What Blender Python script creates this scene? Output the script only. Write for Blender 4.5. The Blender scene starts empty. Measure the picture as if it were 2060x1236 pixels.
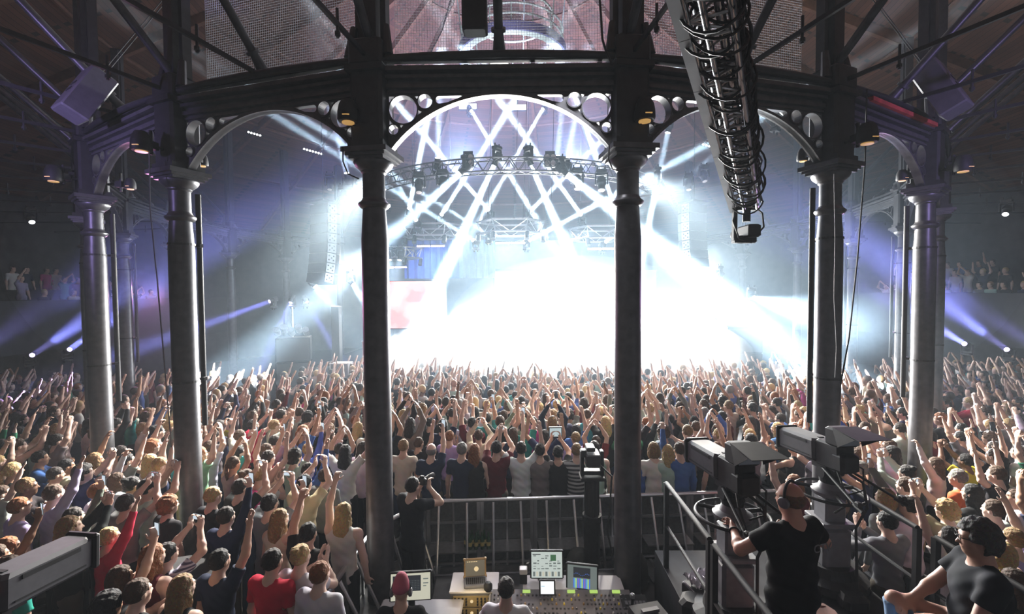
import bpy, bmesh, math, random
import numpy as np
from mathutils import Vector, Matrix, geometry

# ------------------------------------------------------------------ camera, world, exposure
SC = bpy.context.scene
COL = SC.collection
random.seed(11)
RNG = np.random.default_rng(5)
EYE = Vector((0.0, 0.0, 4.3))
FPX = 914.55                                   # focal length in pixels of the 2060-wide frame
_p, _y, _r = -.0344, -.0159, .0079
FW = Vector((math.sin(_y) * math.cos(_p), math.cos(_y) * math.cos(_p), math.sin(_p)))
_rt = Vector((math.cos(_y), -math.sin(_y), 0.0))
_up = _rt.cross(FW)
RT = _rt * math.cos(_r) - _up * math.sin(_r)
UP = _rt * math.sin(_r) + _up * math.cos(_r)
_cd = bpy.data.cameras.new('camera')
CAM = bpy.data.objects.new('camera', _cd)
COL.objects.link(CAM)
_m = Matrix((RT, UP, -FW)).transposed().to_4x4()
_m.translation = EYE
CAM.matrix_world = _m
_cd.sensor_width = 36.0
_cd.lens = FPX * 36.0 / 2060.0
_cd.clip_start = .05
SC.camera = CAM
SC.view_settings.view_transform = 'Standard'
SC.view_settings.look = 'None'
SC.view_settings.gamma = 1.0
SC.view_settings.use_curve_mapping = False
SC.view_settings.exposure = 0.0
SC.cycles.use_denoising = True
SC.cycles.adaptive_threshold = .03
SC.cycles.time_limit = 1150
SC.cycles.max_bounces = 3
SC.cycles.diffuse_bounces = 2
SC.cycles.glossy_bounces = 2
SC.cycles.transmission_bounces = 2
SC.cycles.transparent_max_bounces = 8
SC.cycles.volume_bounces = 0
SC.cycles.sample_clamp_indirect = 4.0
_w = bpy.data.worlds.new('night')
SC.world = _w
_w.use_nodes = True
_w.node_tree.nodes['Background'].inputs[0].default_value = (.004, .004, .006, 1)

CX, CY, RR = -.274, 17.406, 11.9               # the ring of iron columns
ROT = .0047
ZCAP = 6.02


def P(px, py, Y):
    """the point at depth Y (metres ahead of the balcony) that photo position px, py shows"""
    d = RT * ((px - 1030) / FPX) + UP * ((618 - py) / FPX) + FW
    return EYE + d * (Y / d.y)


def PZ(px, py, z):
    """the point at height z"""
    d = RT * ((px - 1030) / FPX) + UP * ((618 - py) / FPX) + FW
    return EYE + d * ((z - EYE.z) / d.z)


def project(v):
    q = Vector(v) - EYE
    w = q.dot(FW)
    if w < .05:
        return None
    return 1030 + FPX * q.dot(RT) / w, 618 - FPX * q.dot(UP) / w, w


def ring(deg, z=0.0, r=RR):
    a = math.radians(deg) + ROT
    return Vector((CX + r * math.sin(a), CY - r * math.cos(a), z))


# ------------------------------------------------------------------ lights
def aim_matrix(a, b):
    a = Vector(a)
    b = Vector(b)
    return Matrix.Translation(a) @ (a - b).to_track_quat('Z', 'Y').to_matrix().to_4x4()


def area(name, a, b, watts, size, spread=180.0, col=(1, 1, 1), shape='DISK', size_y=None):
    l = bpy.data.lights.new(name, 'AREA')
    l.shape = shape
    l.size = size
    if size_y:
        l.size_y = size_y
    l.spread = math.radians(spread)
    l.energy = watts
    l.color = col
    o = bpy.data.objects.new(name, l)
    COL.objects.link(o)
    o.matrix_world = aim_matrix(a, b)
    return o


WHITE = (.86, .94, 1.0)
WARM = (1.0, .95, .87)
PURPLE = (.52, .40, 1.0)
# stage wash: the banks of lamps on the rear rig that face the crowd
area('stage_wash', (1.8, 19.5, 3.6), (1.0, 6, .6), 4200, 5.0, 120, WARM, 'RECTANGLE', 2.4)
area('stage_wash', (.2, 20.5, 6.6), (0, 9, .6), 1500, 6.0, 90, WHITE, 'RECTANGLE', .8)
area('side_wash', (-7.0, 19.5, 5.8), (-5.0, 8, .6), 700, 2.5, 60, WARM, 'RECTANGLE', .8)
area('side_wash', (7.0, 19.5, 5.8), (5.0, 8, .6), 700, 2.5, 60, WARM, 'RECTANGLE', .8)
area('haze_fill', (-4.6, 18.2, 6.8), (-10.5, 14.5, 3.5), 170, .6, 110, (.62, .8, 1.0))  # added pair without fixtures, brightens the haze at both sides
area('haze_fill', (5.2, 18.2, 6.8), (11.0, 14.5, 3.5), 130, .6, 110, (.62, .8, 1.0))
area('crowd_fill', (-4.3, 13.4, 7.6), (-5.6, 5.2, 1.5), 600, .35, 44, WARM)  # added to brighten the crowd, out of sight behind the nearest columns
area('crowd_fill', (3.7, 13.4, 7.6), (6.8, 5.6, 1.5), 440, .35, 44, WARM)
area('crowd_fill', (3.7, 13.4, 7.6), (1.0, 9.6, 1.5), 130, .35, 40, WARM)
# purple washes on the ironwork of both flanks and on the roof
area('purple_wash', (-8.2, 11.5, 3.2), (-9.6, 9.5, 7.6), 26, .5, 110, PURPLE)
area('purple_wash', (8.2, 11.5, 3.2), (9.6, 9.5, 7.6), 22, .5, 110, PURPLE)
area('purple_wash', (-6.6, 3.4, 6.0), (-6.4, 7.2, 6.5), 46, .3, 75, PURPLE)
area('purple_wash', (6.6, 3.6, 6.0), (6.6, 7.2, 6.5), 24, .3, 75, PURPLE)
area('roof_wash', (-2.0, 16.0, 8.6), (-2.5, 24.0, 15.0), 1400, .8, 100, (.58, .60, 1.0))
area('roof_wash', (2.0, 16.0, 8.6), (2.5, 24.0, 15.0), 1400, .8, 100, (.58, .60, 1.0))
area('magenta_wash', (-12.5, 15.5, 4.4), (-7.0, 7.0, 1.2), 70, .5, 70, (1.0, .38, .8))
area('magenta_wash', (12.5, 15.5, 4.4), (7.5, 7.0, 1.2), 45, .5, 70, (.9, .45, 1.0))
area('amber_wash', P(1545, 170, 9.5), P(1535, 95, 12.5), 26, .3, 70, (1.0, .72, .28))
area('barrier_fill', (.7, 5.4, 6.6), (.8, 6.9, .4), 10, .5, 70, (.95, .95, 1.0))  # added overhead to brighten the barrier, no fixture
# faint fill lights added overhead on the camera side
area('camera_side_fill', (-.5, 4.2, 4.6), (-.2, 5.6, 1.0), 3, .5, 130, (1.0, .86, .68))
area('camera_side_fill', (-3.6, 2.2, 6.2), (-3.4, 4.4, 1.0), 2, .7, 140, (.95, .9, 1.0))
area('camera_side_fill', (3.4, 1.2, 6.2), (3.6, 4.4, 1.0), .6, .7, 140, (.9, .88, 1.0))

# ------------------------------------------------------------------ materials
MATS = {}


def mat(name, col, rough=.6, metal=0.0, var=.12, scale=12.0, bump=.0, emit=None, strength=0.0, spec=.5):
    if name in MATS:
        return MATS[name]
    m = bpy.data.materials.new(name)
    m.use_nodes = True
    nt = m.node_tree
    b = nt.nodes['Principled BSDF']
    b.inputs['Roughness'].default_value = rough
    b.inputs['Metallic'].default_value = metal
    b.inputs['Specular IOR Level'].default_value = spec
    if emit:
        if True:
            m.cycles.emission_sampling = 'NONE'
        b.inputs['Emission Color'].default_value = (*emit, 1)
        b.inputs['Emission Strength'].default_value = strength
    tc = nt.nodes.new('ShaderNodeTexCoord')
    nz = nt.nodes.new('ShaderNodeTexNoise')
    nz.inputs['Scale'].default_value = scale
    nz.inputs['Detail'].default_value = 3
    nt.links.new(tc.outputs['Object'], nz.inputs['Vector'])
    rp = nt.nodes.new('ShaderNodeValToRGB')
    rp.color_ramp.elements[0].position = .3
    rp.color_ramp.elements[1].position = .7
    rp.color_ramp.elements[0].color = (*[c * (1 - var) for c in col], 1)
    rp.color_ramp.elements[1].color = (*[min(1, c * (1 + var)) for c in col], 1)
    nt.links.new(nz.outputs['Fac'], rp.inputs['Fac'])
    nt.links.new(rp.outputs['Color'], b.inputs['Base Color'])
    if bump:
        bp = nt.nodes.new('ShaderNodeBump')
        bp.inputs['Strength'].default_value = bump
        bp.inputs['Distance'].default_value = .02
        nt.links.new(nz.outputs['Fac'], bp.inputs['Height'])
        nt.links.new(bp.outputs['Normal'], b.inputs['Normal'])
    MATS[name] = m
    return m


def info_mat(name, rough, var, scale, kind='object'):
    """a cloth / skin / hair material whose colour comes from the object's own colour or a colour attribute"""
    m = bpy.data.materials.new(name)
    m.use_nodes = True
    nt = m.node_tree
    b = nt.nodes['Principled BSDF']
    b.inputs['Roughness'].default_value = rough
    b.inputs['Specular IOR Level'].default_value = .12 if name == 'cloth' else .3
    if kind == 'object':
        src = nt.nodes.new('ShaderNodeObjectInfo')
    else:
        src = nt.nodes.new('ShaderNodeAttribute')
        src.attribute_name = 'tint'
    tc = nt.nodes.new('ShaderNodeTexCoord')
    nz = nt.nodes.new('ShaderNodeTexNoise')
    nz.inputs['Scale'].default_value = scale
    nt.links.new(tc.outputs['Object'], nz.inputs['Vector'])
    mx = nt.nodes.new('ShaderNodeMix')
    mx.data_type = 'RGBA'
    mx.blend_type = 'MULTIPLY'
    mx.inputs[0].default_value = var
    nt.links.new(src.outputs['Color'], mx.inputs[6])
    nt.links.new(nz.outputs['Color'], mx.inputs[7])
    nt.links.new(mx.outputs[2], b.inputs['Base Color'])
    if name == 'hair':
        bp = nt.nodes.new('ShaderNodeBump')
        bp.inputs['Strength'].default_value = .9
        bp.inputs['Distance'].default_value = .012
        nt.links.new(nz.outputs['Fac'], bp.inputs['Height'])
        nt.links.new(bp.outputs['Normal'], b.inputs['Normal'])
    return m


IRON = mat('painted_iron', (.07, .07, .076), .38, .35, .2, 9, .12)
IRON_DARK = mat('dark_iron', (.025, .025, .028), .5, .3, .2, 9, .1)
IRON_RED = mat('red_lead_iron', (.34, .05, .045), .5, .1, .3, 7)
STEEL = mat('galvanised_steel', (.42, .43, .44), .32, .85, .12, 14)
ALU = mat('aluminium', (.62, .63, .65), .28, .9, .08, 10)
BLACK = mat('black_plastic', (.018, .018, .02), .6, 0, .2, 15, 0, None, 0, .25)
BLACK_SOFT = mat('black_rubber', (.012, .012, .013), .65, 0, .2, 15)
GREYP = mat('grey_plastic', (.12, .12, .135), .55, 0, .1, 15)
CHROME = mat('polished_tube', (.42, .42, .44), .22, 1.0, .05, 4)
LENS_WHITE = mat('lit_lens', (.9, .9, .9), .3, 0, 0, 5, 0, (.95, .97, 1.0), 14.0)
LENS_PURPLE = mat('lit_violet_lens', (.6, .5, .9), .3, 0, 0, 5, 0, (.62, .5, 1.0), 9.0)
LENS_AMBER = mat('amber_lens', (.9, .6, .3), .3, 0, 0, 5, 0, (1.0, .56, .16), .4)
LENS_DULL = mat('lamp_glass', (.55, .5, .48), .15, .3, .1, 20)
WOODW = mat('wood', (.24, .12, .05), .5, 0, .3, 6)
DECK = mat('stage_deck', (.03, .03, .034), .8, 0, .25, 5, 0, None, 0, .2)
WHITE_TOP = mat('white_laminate', (.62, .6, .62), .4, 0, .05, 5)


# ------------------------------------------------------------------ mesh helpers
class MB:
    def __init__(s):
        s.v = []
        s.f = []
        s.fm = []
        s.mi = 0

    def add(s, vs, fs):
        o = len(s.v)
        s.v.extend([tuple(v) for v in vs])
        s.f.extend([tuple(i + o for i in f) for f in fs])
        s.fm.extend([s.mi] * len(fs))
        return s

    def box(s, c, sz, rot=None, taper=1.0, bev=0.0):
        c = Vector(c)
        hx, hy, hz = sz[0] / 2, sz[1] / 2, sz[2] / 2
        if bev > 0:
            b = min(bev, hx * .9, hy * .9, hz * .9)
            prof = [(hx - b, hy), (hx, hy - b)]
            ringp = []
            for sx, sy, o in ((1, 1, 0), (1, -1, 1), (-1, -1, 0), (-1, 1, 1)):
                pts = [(sx * (hx - b), sy * hy), (sx * hx, sy * (hy - b))]
                if o:
                    pts.reverse()
                ringp += pts
            vs = []
            for z, k in ((-hz, b), (-hz + b, 0), (hz - b, 0), (hz, b)):
                for x, y in ringp:
                    vs.append(Vector((x - math.copysign(min(k, abs(x)), x) if k else x, y - math.copysign(min(k, abs(y)), y) if k else y, z)))
            n = 8
            fs = [tuple(range(n)), tuple(reversed(range(3 * n, 4 * n)))]
            for r in range(3):
                for i in range(n):
                    j = (i + 1) % n
                    fs.append((r * n + i, (r + 1) * n + i, (r + 1) * n + j, r * n + j))
        else:
            vs = [Vector((x * hx * (taper if z > 0 else 1), y * hy * (taper if z > 0 else 1), z * hz)) for x in (-1, 1) for y in (-1, 1) for z in (-1, 1)]
            fs = [(0, 1, 3, 2), (4, 6, 7, 5), (0, 4, 5, 1), (2, 3, 7, 6), (0, 2, 6, 4), (1, 5, 7, 3)]
        if rot is not None:
            vs = [rot @ v for v in vs]
        return s.add([c + v for v in vs], fs)

    def tube(s, a, b, r, r2=None, n=10, cap=True):
        a = Vector(a)
        b = Vector(b)
        r2 = r if r2 is None else r2
        d = (b - a)
        if d.length < 1e-6:
            return s
        q = d.to_track_quat('Z', 'Y')
        vs = []
        for p, rr in ((a, r), (b, r2)):
            for i in range(n):
                t = 2 * math.pi * i / n
                vs.append(p + q @ Vector((rr * math.cos(t), rr * math.sin(t), 0)))
        fs = [(i, (i + 1) % n, n + (i + 1) % n, n + i) for i in range(n)]
        if cap:
            fs += [tuple(reversed(range(n))), tuple(range(n, 2 * n))]
        return s.add(vs, fs)

    def path(s, pts, r, n=8, closed=False):
        pts = [Vector(p) for p in pts]
        m = len(pts)
        vs = []
        prev = None
        for i, p in enumerate(pts):
            a = pts[i - 1] if (i > 0 or closed) else pts[i]
            b = pts[(i + 1) % m] if (i < m - 1 or closed) else pts[i]
            d = (b - a).normalized()
            if prev is None:
                up = Vector((0, 0, 1)) if abs(d.z) < .9 else Vector((1, 0, 0))
                x = d.cross(up).normalized()
            else:
                x = (prev - d * prev.dot(d)).normalized()
            prev = x
            y = d.cross(x)
            for k in range(n):
                t = 2 * math.pi * k / n
                vs.append(p + x * (r * math.cos(t)) + y * (r * math.sin(t)))
        fs = []
        for i in range(m if closed else m - 1):
            j = (i + 1) % m
            for k in range(n):
                l = (k + 1) % n
                fs.append((i * n + k, i * n + l, j * n + l, j * n + k))
        if not closed:
            fs += [tuple(range(n)), tuple(reversed(range((m - 1) * n, m * n)))]
        return s.add(vs, fs)

    def lathe(s, prof, c=(0, 0, 0), n=24, M=None):
        c = Vector(c)
        vs = []
        for r, z in prof:
            for i in range(n):
                t = 2 * math.pi * i / n
                v = Vector((r * math.cos(t), r * math.sin(t), z))
                vs.append(c + (M @ v if M else v))
        fs = []
        for k in range(len(prof) - 1):
            for i in range(n):
                j = (i + 1) % n
                fs.append((k * n + i, k * n + j, (k + 1) * n + j, (k + 1) * n + i))
        fs.append(tuple(reversed(range(n))))
        fs.append(tuple(range((len(prof) - 1) * n, len(prof) * n)))
        return s.add(vs, fs)

    def prism(s, loops, y0, y1):
        """x-z polygon with holes, extruded along y"""
        pts = [Vector((p[0], p[1], 0)) for l in loops for p in l]
        tris = geometry.tessellate_polygon([[Vector((p[0], p[1], 0)) for p in l] for l in loops])
        n = len(pts)
        vs = [(p.x, y0, p.y) for p in pts] + [(p.x, y1, p.y) for p in pts]
        fs = []
        for t in tris:
            fs.append(tuple(t))
            fs.append(tuple(n + i for i in reversed(t)))
        o = 0
        for l in loops:
            m = len(l)
            for i in range(m):
                j = (i + 1) % m
                fs.append((o + i, n + o + i, n + o + j, o + j))
            o += m
        return s.add(vs, fs)

    def mesh(s, name, mats, smooth=False, loc=None):
        me = bpy.data.meshes.new(name)
        off = Vector(loc) if loc is not None else None
        vs = [(v[0] - off.x, v[1] - off.y, v[2] - off.z) for v in s.v] if off is not None else s.v
        me.from_pydata(vs, [], s.f)
        if not isinstance(mats, (list, tuple)):
            mats = [mats]
        for m in mats:
            me.materials.append(m)
        if len(mats) > 1:
            me.polygons.foreach_set('material_index', s.fm)
        bm = bmesh.new()
        bm.from_mesh(me)
        bmesh.ops.recalc_face_normals(bm, faces=bm.faces)
        bm.to_mesh(me)
        bm.free()
        if smooth:
            me.polygons.foreach_set('use_smooth', [True] * len(me.polygons))
            try:
                me.set_sharp_from_angle(angle=math.radians(40))
            except Exception:
                pass
        me.update()
        return me

    def build(s, name, mats, parent=None, smooth=False, loc=None):
        o = bpy.data.objects.new(name, s.mesh(name, mats, smooth, loc))
        COL.objects.link(o)
        if loc is not None:
            o.location = loc
        if parent:
            o.parent = parent
        return o


def empty(name, loc=(0, 0, 0), rz=0.0, label=None, cat=None, group=None, scale=1.0):
    o = bpy.data.objects.new(name, None)
    COL.objects.link(o)
    o.location = loc
    o.rotation_euler = (0, 0, rz)
    o.scale = (scale,) * 3
    o.empty_display_size = .1
    if label:
        tag(o, label, cat, group)
    return o


def tag(o, label, cat, group=None, kind='thing'):
    o['label'] = label
    o['category'] = cat
    o['kind'] = kind
    if group:
        o['group'] = group
    return o


def struct(o, label=None):
    o['kind'] = 'structure'
    if label:
        o['label'] = label
    return o


KIDS = {}


def kids(o):
    return [c for c in bpy.data.objects if c.parent == o]


def dup(root, loc=None, rz=None, label=None, group=None, tree=None):
    """copy a thing with its parts and sub-parts (tree: cached list from tree_of)"""
    tree = tree or tree_of(root)
    new = {}
    for o in tree:
        c = o.copy()
        COL.objects.link(c)
        new[o] = c
        if o is not root:
            c.parent = new[o.parent]
    r = new[root]
    if loc is not None:
        r.location = loc
    if rz is not None:
        r.rotation_euler = (0, 0, rz)
    if label:
        r['label'] = label
    if group:
        r['group'] = group
    return r


def tree_of(root):
    out = [root]
    for o in out:
        out.extend(kids(o))
    return out


ORD = ['zeroth', 'first', 'second', 'third', 'fourth', 'fifth', 'sixth', 'seventh', 'eighth', 'ninth', 'tenth', 'eleventh', 'twelfth']


def nth(n):
    if n < len(ORD):
        return ORD[n]
    return '%d%s' % (n, 'th' if 10 < n % 100 < 14 else {1: 'st', 2: 'nd', 3: 'rd'}.get(n % 10, 'th'))


def rotz(a):
    return Matrix.Rotation(a, 3, 'Z')

# ------------------------------------------------------------------ the building
def plank_mat():
    m = bpy.data.materials.new('roof_boards')
    m.use_nodes = True
    nt = m.node_tree
    b = nt.nodes['Principled BSDF']
    b.inputs['Roughness'].default_value = .75
    tc = nt.nodes.new('ShaderNodeTexCoord')
    gr = nt.nodes.new('ShaderNodeTexGradient')
    gr.gradient_type = 'RADIAL'
    sep = nt.nodes.new('ShaderNodeSeparateXYZ')
    nt.links.new(tc.outputs['Object'], gr.inputs['Vector'])
    nt.links.new(tc.outputs['Object'], sep.inputs['Vector'])
    cmb = nt.nodes.new('ShaderNodeCombineXYZ')
    mul = nt.nodes.new('ShaderNodeMath')
    mul.operation = 'MULTIPLY'
    mul.inputs[1].default_value = 24.0
    nt.links.new(gr.outputs['Fac'], mul.inputs[0])
    nt.links.new(mul.outputs[0], cmb.inputs['X'])
    m2 = nt.nodes.new('ShaderNodeMath')
    m2.operation = 'MULTIPLY'
    m2.inputs[1].default_value = 9.0
    nt.links.new(sep.outputs['Z'], m2.inputs[0])
    nt.links.new(m2.outputs[0], cmb.inputs['Y'])
    br = nt.nodes.new('ShaderNodeTexBrick')
    br.inputs['Color1'].default_value = (.11, .045, .026, 1)
    br.inputs['Color2'].default_value = (.06, .026, .017, 1)
    br.inputs['Mortar'].default_value = (.02, .01, .007, 1)
    br.inputs['Scale'].default_value = 1.0
    br.inputs['Brick Width'].default_value = 1.0
    br.inputs['Row Height'].default_value = .6
    br.inputs['Mortar Size'].default_value = .025
    nt.links.new(cmb.outputs[0], br.inputs['Vector'])
    nt.links.new(br.outputs['Color'], b.inputs['Base Color'])
    return m


BOARDS = plank_mat()
WALLM = mat('dark_brick', (.04, .038, .042), .8, 0, .35, 2.5, .2)
FLOORM = mat('venue_floor', (.035, .034, .036), .55, 0, .3, 3)


def disc_ring(name, prof, m, n=96, c=(CX, CY, 0)):
    vs, fs = [], []
    for r, z in prof:
        for i in range(n):
            t = 2 * math.pi * i / n
            vs.append((r * math.cos(t), r * math.sin(t), z))
    for k in range(len(prof) - 1):
        for i in range(n):
            j = (i + 1) % n
            fs.append((k * n + i, k * n + j, (k + 1) * n + j, (k + 1) * n + i))
    mb = MB().add(vs, fs)
    o = mb.build(name, m, smooth=False)
    o.location = c
    return o


RW = 21.6


def roof_z(r):
    return 8.6 + .5 * (RW - r)


struct(disc_ring('wall_round', [(RW, -.2), (RW, 8.7), (RW + .4, 8.7), (RW + .4, -.2)], WALLM))
o = struct(disc_ring('ceiling', [(RW + .4, roof_z(RW + .4)), (2.2, roof_z(2.2)), (2.2, roof_z(2.2) + .2), (RW + .4, roof_z(RW + .4) + .25)], BOARDS))
struct(disc_ring('ceiling_lantern', [(2.3, roof_z(2.2)), (2.3, roof_z(2.2) + 1.6), (.05, roof_z(2.2) + 2.6), (.05, roof_z(2.2) + 2.7), (2.4, roof_z(2.2) + 1.7)], BOARDS))
fl = MB()
fl.lathe([(RW + .3, -.12), (RW + .3, 0.0)], (0, 0, 0), 96)
o = struct(fl.build('floor', FLOORM))
o.location = (CX, CY, 0)
RAFTER = mat('rafter_timber', (.12, .055, .032), .7, 0, .25, 4)
for k in range(24):                             # principal rafters under the boards
    deg = k * 15 + 7.5
    if abs((deg + 180) % 360 - 180) < 30:
        continue                                # above and behind the camera
    rm = MB()
    a = ring(deg, roof_z(2.5) - .18, 2.5)
    b = ring(deg, roof_z(21.2) - .18, 21.2)
    q = (b - a).to_track_quat('X', 'Z').to_matrix()
    rm.box((a + b) / 2, ((b - a).length, .16, .3), q)
    struct(rm.build('ceiling_rafter', RAFTER))
for r in (4.6, 7.4, 10.2, 13.5, 17.0):
    pm = MB()
    pm.path([ring(i * 7.5, roof_z(r) - .1, r) for i in range(48)], .075, 6, True)
    struct(pm.build('ceiling_purlin', RAFTER))

# ---- side balconies (the tier the far audience stands on) with their fronts
BALC = mat('balcony_front', (.022, .022, .028), .6, 0, .2, 4)


def balcony(name, a0, a1, rf):
    mb = MB()
    n = 20
    prof = [(rf, 2.2), (rf, 4.1), (rf + .12, 4.1), (rf + .12, 3.1), (rf + 1.1, 3.1), (rf + 1.1, 3.5), (rf + 2.1, 3.5), (rf + 2.1, 3.9), (RW, 3.9), (RW, 2.2)]
    vs, fs = [], []
    for i in range(n + 1):
        d = a0 + (a1 - a0) * i / n
        for r, z in prof:
            vs.append(ring(d, z, r))
    m = len(prof)
    for i in range(n):
        for k in range(m):
            l = (k + 1) % m
            fs.append((i * m + k, i * m + l, (i + 1) * m + l, (i + 1) * m + k))
    fs += [tuple(range(m)), tuple(reversed(range(n * m, (n + 1) * m)))]
    mb.add(vs, fs)
    return struct(mb.build(name, BALC))


RB = 17.6
balcony('trim_balcony_left', -118, -70, RB)
balcony('trim_balcony_right', 70, 118, RB)

# ------------------------------------------------------------------ ironwork: columns, girders, struts
def col_meshes():
    sh = MB()
    sh.lathe([(.19, 0), (.19, .12), (.165, .2), (.16, 4.95), (.137, 5.30), (.137, 5.33)], n=28)
    co = MB()
    co.lathe([(.137, 5.32), (.165, 5.335), (.19, 5.365), (.19, 5.385), (.158, 5.41), (.145, 5.43), (.137, 5.45)], n=28)
    ne = MB()
    ne.lathe([(.134, 5.44), (.132, 5.74), (.15, 5.76), (.15, 5.775), (.165, 5.785), (.215, 5.83), (.235, 5.87), (.235, 5.885), (.2, 5.89)], n=28)
    ab = MB()
    for z, s_, h in ((5.905, .43, .035), (5.94, .49, .04), (5.985, .56, .06)):
        ab.box((0, 0, z), (s_, s_, h))
    pi = MB()
    pi.box((0, 0, 6.50), (.40, .40, .98), None, 1, .035)
    pi.box((0, 0, 6.06), (.44, .44, .08))
    pi.box((0, 0, 6.94), (.46, .5, .07))
    po = MB()
    po.box((0, 0, 7.14), (.42, .42, .32), None, 1, .03)
    po.box((0, .02, 9.2), (.2, .22, 3.9))
    po.box((.16, .04, 9.2), (.07, .12, 3.8))
    po.box((-.16, .04, 9.2), (.07, .12, 3.8))
    for sx in (-1, 1):
        po.tube((sx * .24, -.08, 7.12), (sx * .2, -.03, 7.5), .07, .045, 10)
    return [('shaft', sh.mesh('shaft', IRON, True)), ('collar', co.mesh('collar', IRON, True)), ('capital', ne.mesh('capital', IRON, True)),
            ('abacus', ab.mesh('abacus', IRON)), ('pier', pi.mesh('pier', IRON_DARK)), ('roof_post', po.mesh('roof_post', IRON_DARK))]


CM = col_meshes()
SIDE = {-1: 'left', 1: 'right'}


def side_of(k):
    return SIDE[-1 if k < 0 else 1]


def rank(k):
    return (-k if k < 0 else k + 1)


KS = list(range(-9, 9))
for k in KS:
    deg = (k + .5) * 15
    n = rank(k)
    pos = ring(deg, 0)
    t = empty('iron_column', pos, math.radians(deg) + ROT,
              'grey cast iron column, %s along the ring on the %s side of the sound desk' % (nth(n), side_of(k)), 'column', 'cast iron columns of the ring')
    for nm, me in CM:
        o = bpy.data.objects.new(nm, me)
        COL.objects.link(o)
        o.parent = t


def girder_meshes():
    hs = 1.553 - .18                           # half span between piers
    sp = 1.32
    zt, zs, zc = 6.93, 6.03, 6.67
    rise = zc - zs
    ra = (sp * sp + rise * rise) / (2 * rise)
    cz = zc - ra
    th = math.asin(sp / ra)
    arc = [(ra * math.sin(th * (i / 16 - 1)), cz + ra * math.cos(th * (i / 16 - 1))) for i in range(33)]
    outer = [(-hs, zs)] + arc + [(hs, zs), (hs, zt), (-hs, zt)]

    def circ(cx, cz_, r, n=20):
        return [(cx + r * math.cos(2 * math.pi * i / n), cz_ + r * math.sin(2 * math.pi * i / n)) for i in range(n)]
    holes = []
    for s in (-1, 1):
        holes.append(circ(s * 1.165, 6.505, .168, 28))
        holes.append(circ(s * .90, 6.60, .085, 20))
        holes.append(circ(s * 1.285, 6.265, .058, 14))
        tear = [(s * (.73 + .045 * math.cos(a)), 6.625 + .045 * math.sin(a)) for a in [math.pi * (-.62 + i / 9 * 1.12) for i in range(10)]]
        if s < 0:
            tear = [(s * (.73 + .045 * math.cos(a)), 6.625 + .045 * math.sin(a)) for a in [math.pi * (-.62 + i / 9 * 1.12) for i in range(10)]]
        tear.append((s * .44, 6.672))
        tear.append((s * .60, 6.60))
        holes.append(tear)
        for tri in (((1.34, 6.67), (1.27, 6.67), (1.34, 6.60)), ((1.03, 6.67), (.955, 6.67), (.99, 6.625)),
                    ((.985, 6.50), (1.0, 6.44), (.945, 6.485)), ((1.34, 6.40), (1.30, 6.345), (1.34, 6.335)), ((1.215, 6.325), (1.17, 6.325), (1.20, 6.295))):
            holes.append([(s * x, z) for x, z in tri])
    web = MB()
    web.prism([outer] + holes, -.035, .035)
    # rims standing proud round the openings
    rim = MB()
    w = .06
    vs, fs = [], []
    for i, (x, z) in enumerate(arc):
        l = math.hypot(x, z - cz)
        nx, nz = x / l, (z - cz) / l
        for dy, dr in ((-w, 0), (w, 0), (w, .035), (-w, .035)):
            vs.append((x + nx * (dr - .0), dy, z + nz * dr))
    for i in range(len(arc) - 1):
        for k in range(4):
            l = (k + 1) % 4
            fs.append((i * 4 + k, i * 4 + l, (i + 1) * 4 + l, (i + 1) * 4 + k))
    fs += [(0, 1, 2, 3), tuple(reversed(range(len(vs) - 4, len(vs))))]
    rim.add(vs, fs)
    rings = []
    for s in (-1, 1):
        for cx, cz_, r in ((1.165, 6.505, .168), (.90, 6.60, .085), (1.285, 6.265, .058)):
            rg = MB()
            n = 24
            vs, fs = [], []
            for i in range(n):
                t = 2 * math.pi * i / n
                for dy, rr in ((-.06, r), (.06, r), (.06, r + .014), (-.06, r + .014)):
                    vs.append((s * cx + rr * math.cos(t), dy, cz_ + rr * math.sin(t)))
            for i in range(n):
                j = (i + 1) % n
                for q in range(4):
                    l = (q + 1) % 4
                    fs.append((i * 4 + q, i * 4 + l, j * 4 + l, j * 4 + q))
            rg.add(vs, fs)
            rings.append(('ring_moulding', rg.mesh('ring_moulding', IRON, True)))
    top = MB()
    for z, y, h in ((6.71, .06, .03), (6.78, .085, .05), (6.88, .11, .04), (6.95, .17, .05)):
        top.box((0, 0, z), (2 * hs + .02, 2 * y, h))
    rail = MB()
    for sy in (-.12, .12):
        rail.box((0, sy, 7.055), (3.08, .07, .055))
    for x in (-1.2, -.4, .4, 1.2):
        rail.box((x, 0, 7.0), (.06, .12, .07))
    return [('web', web.mesh('web', IRON)), ('arch_rim', rim.mesh('arch_rim', IRON, True)), ('cornice', top.mesh('cornice', IRON)), ('walkway_rail', rail.mesh('walkway_rail', IRON_DARK))] + rings


GM = girder_meshes()
RM = RR * math.cos(math.radians(7.5))
for k in range(-9, 8):
    deg = (k + 1) * 15
    if k + 1 == 0:
        lab = 'dark arched iron girder with round openings between the two nearest columns'
    else:
        n = rank(k) if k < 0 else k + 1
        lab = 'arched iron girder between the %s and %s columns on the %s side' % ((nth(n - 1), nth(n), 'left') if k < 0 else (nth(k + 1), nth(k + 2), 'right'))
    t = empty('arched_girder', ring(deg, 0, RM), math.radians(deg) + ROT, lab, 'girder', 'arched girders of the ring')
    for nm, me in GM:
        o = bpy.data.objects.new(nm, me)
        COL.objects.link(o)
        o.parent = t
        if k == 1 and nm == 'cornice':          # red-primed top flange on one bay
            me2 = me.copy()
            me2.materials.clear()
            me2.materials.append(IRON)
            o.data = me2
            fm = MB()
            fm.box((.2, -.16, 6.985), (2.2, .12, .06))
            r = fm.build('top_flange', IRON_RED, t)
            r['label'] = 'red-painted flange'


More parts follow.
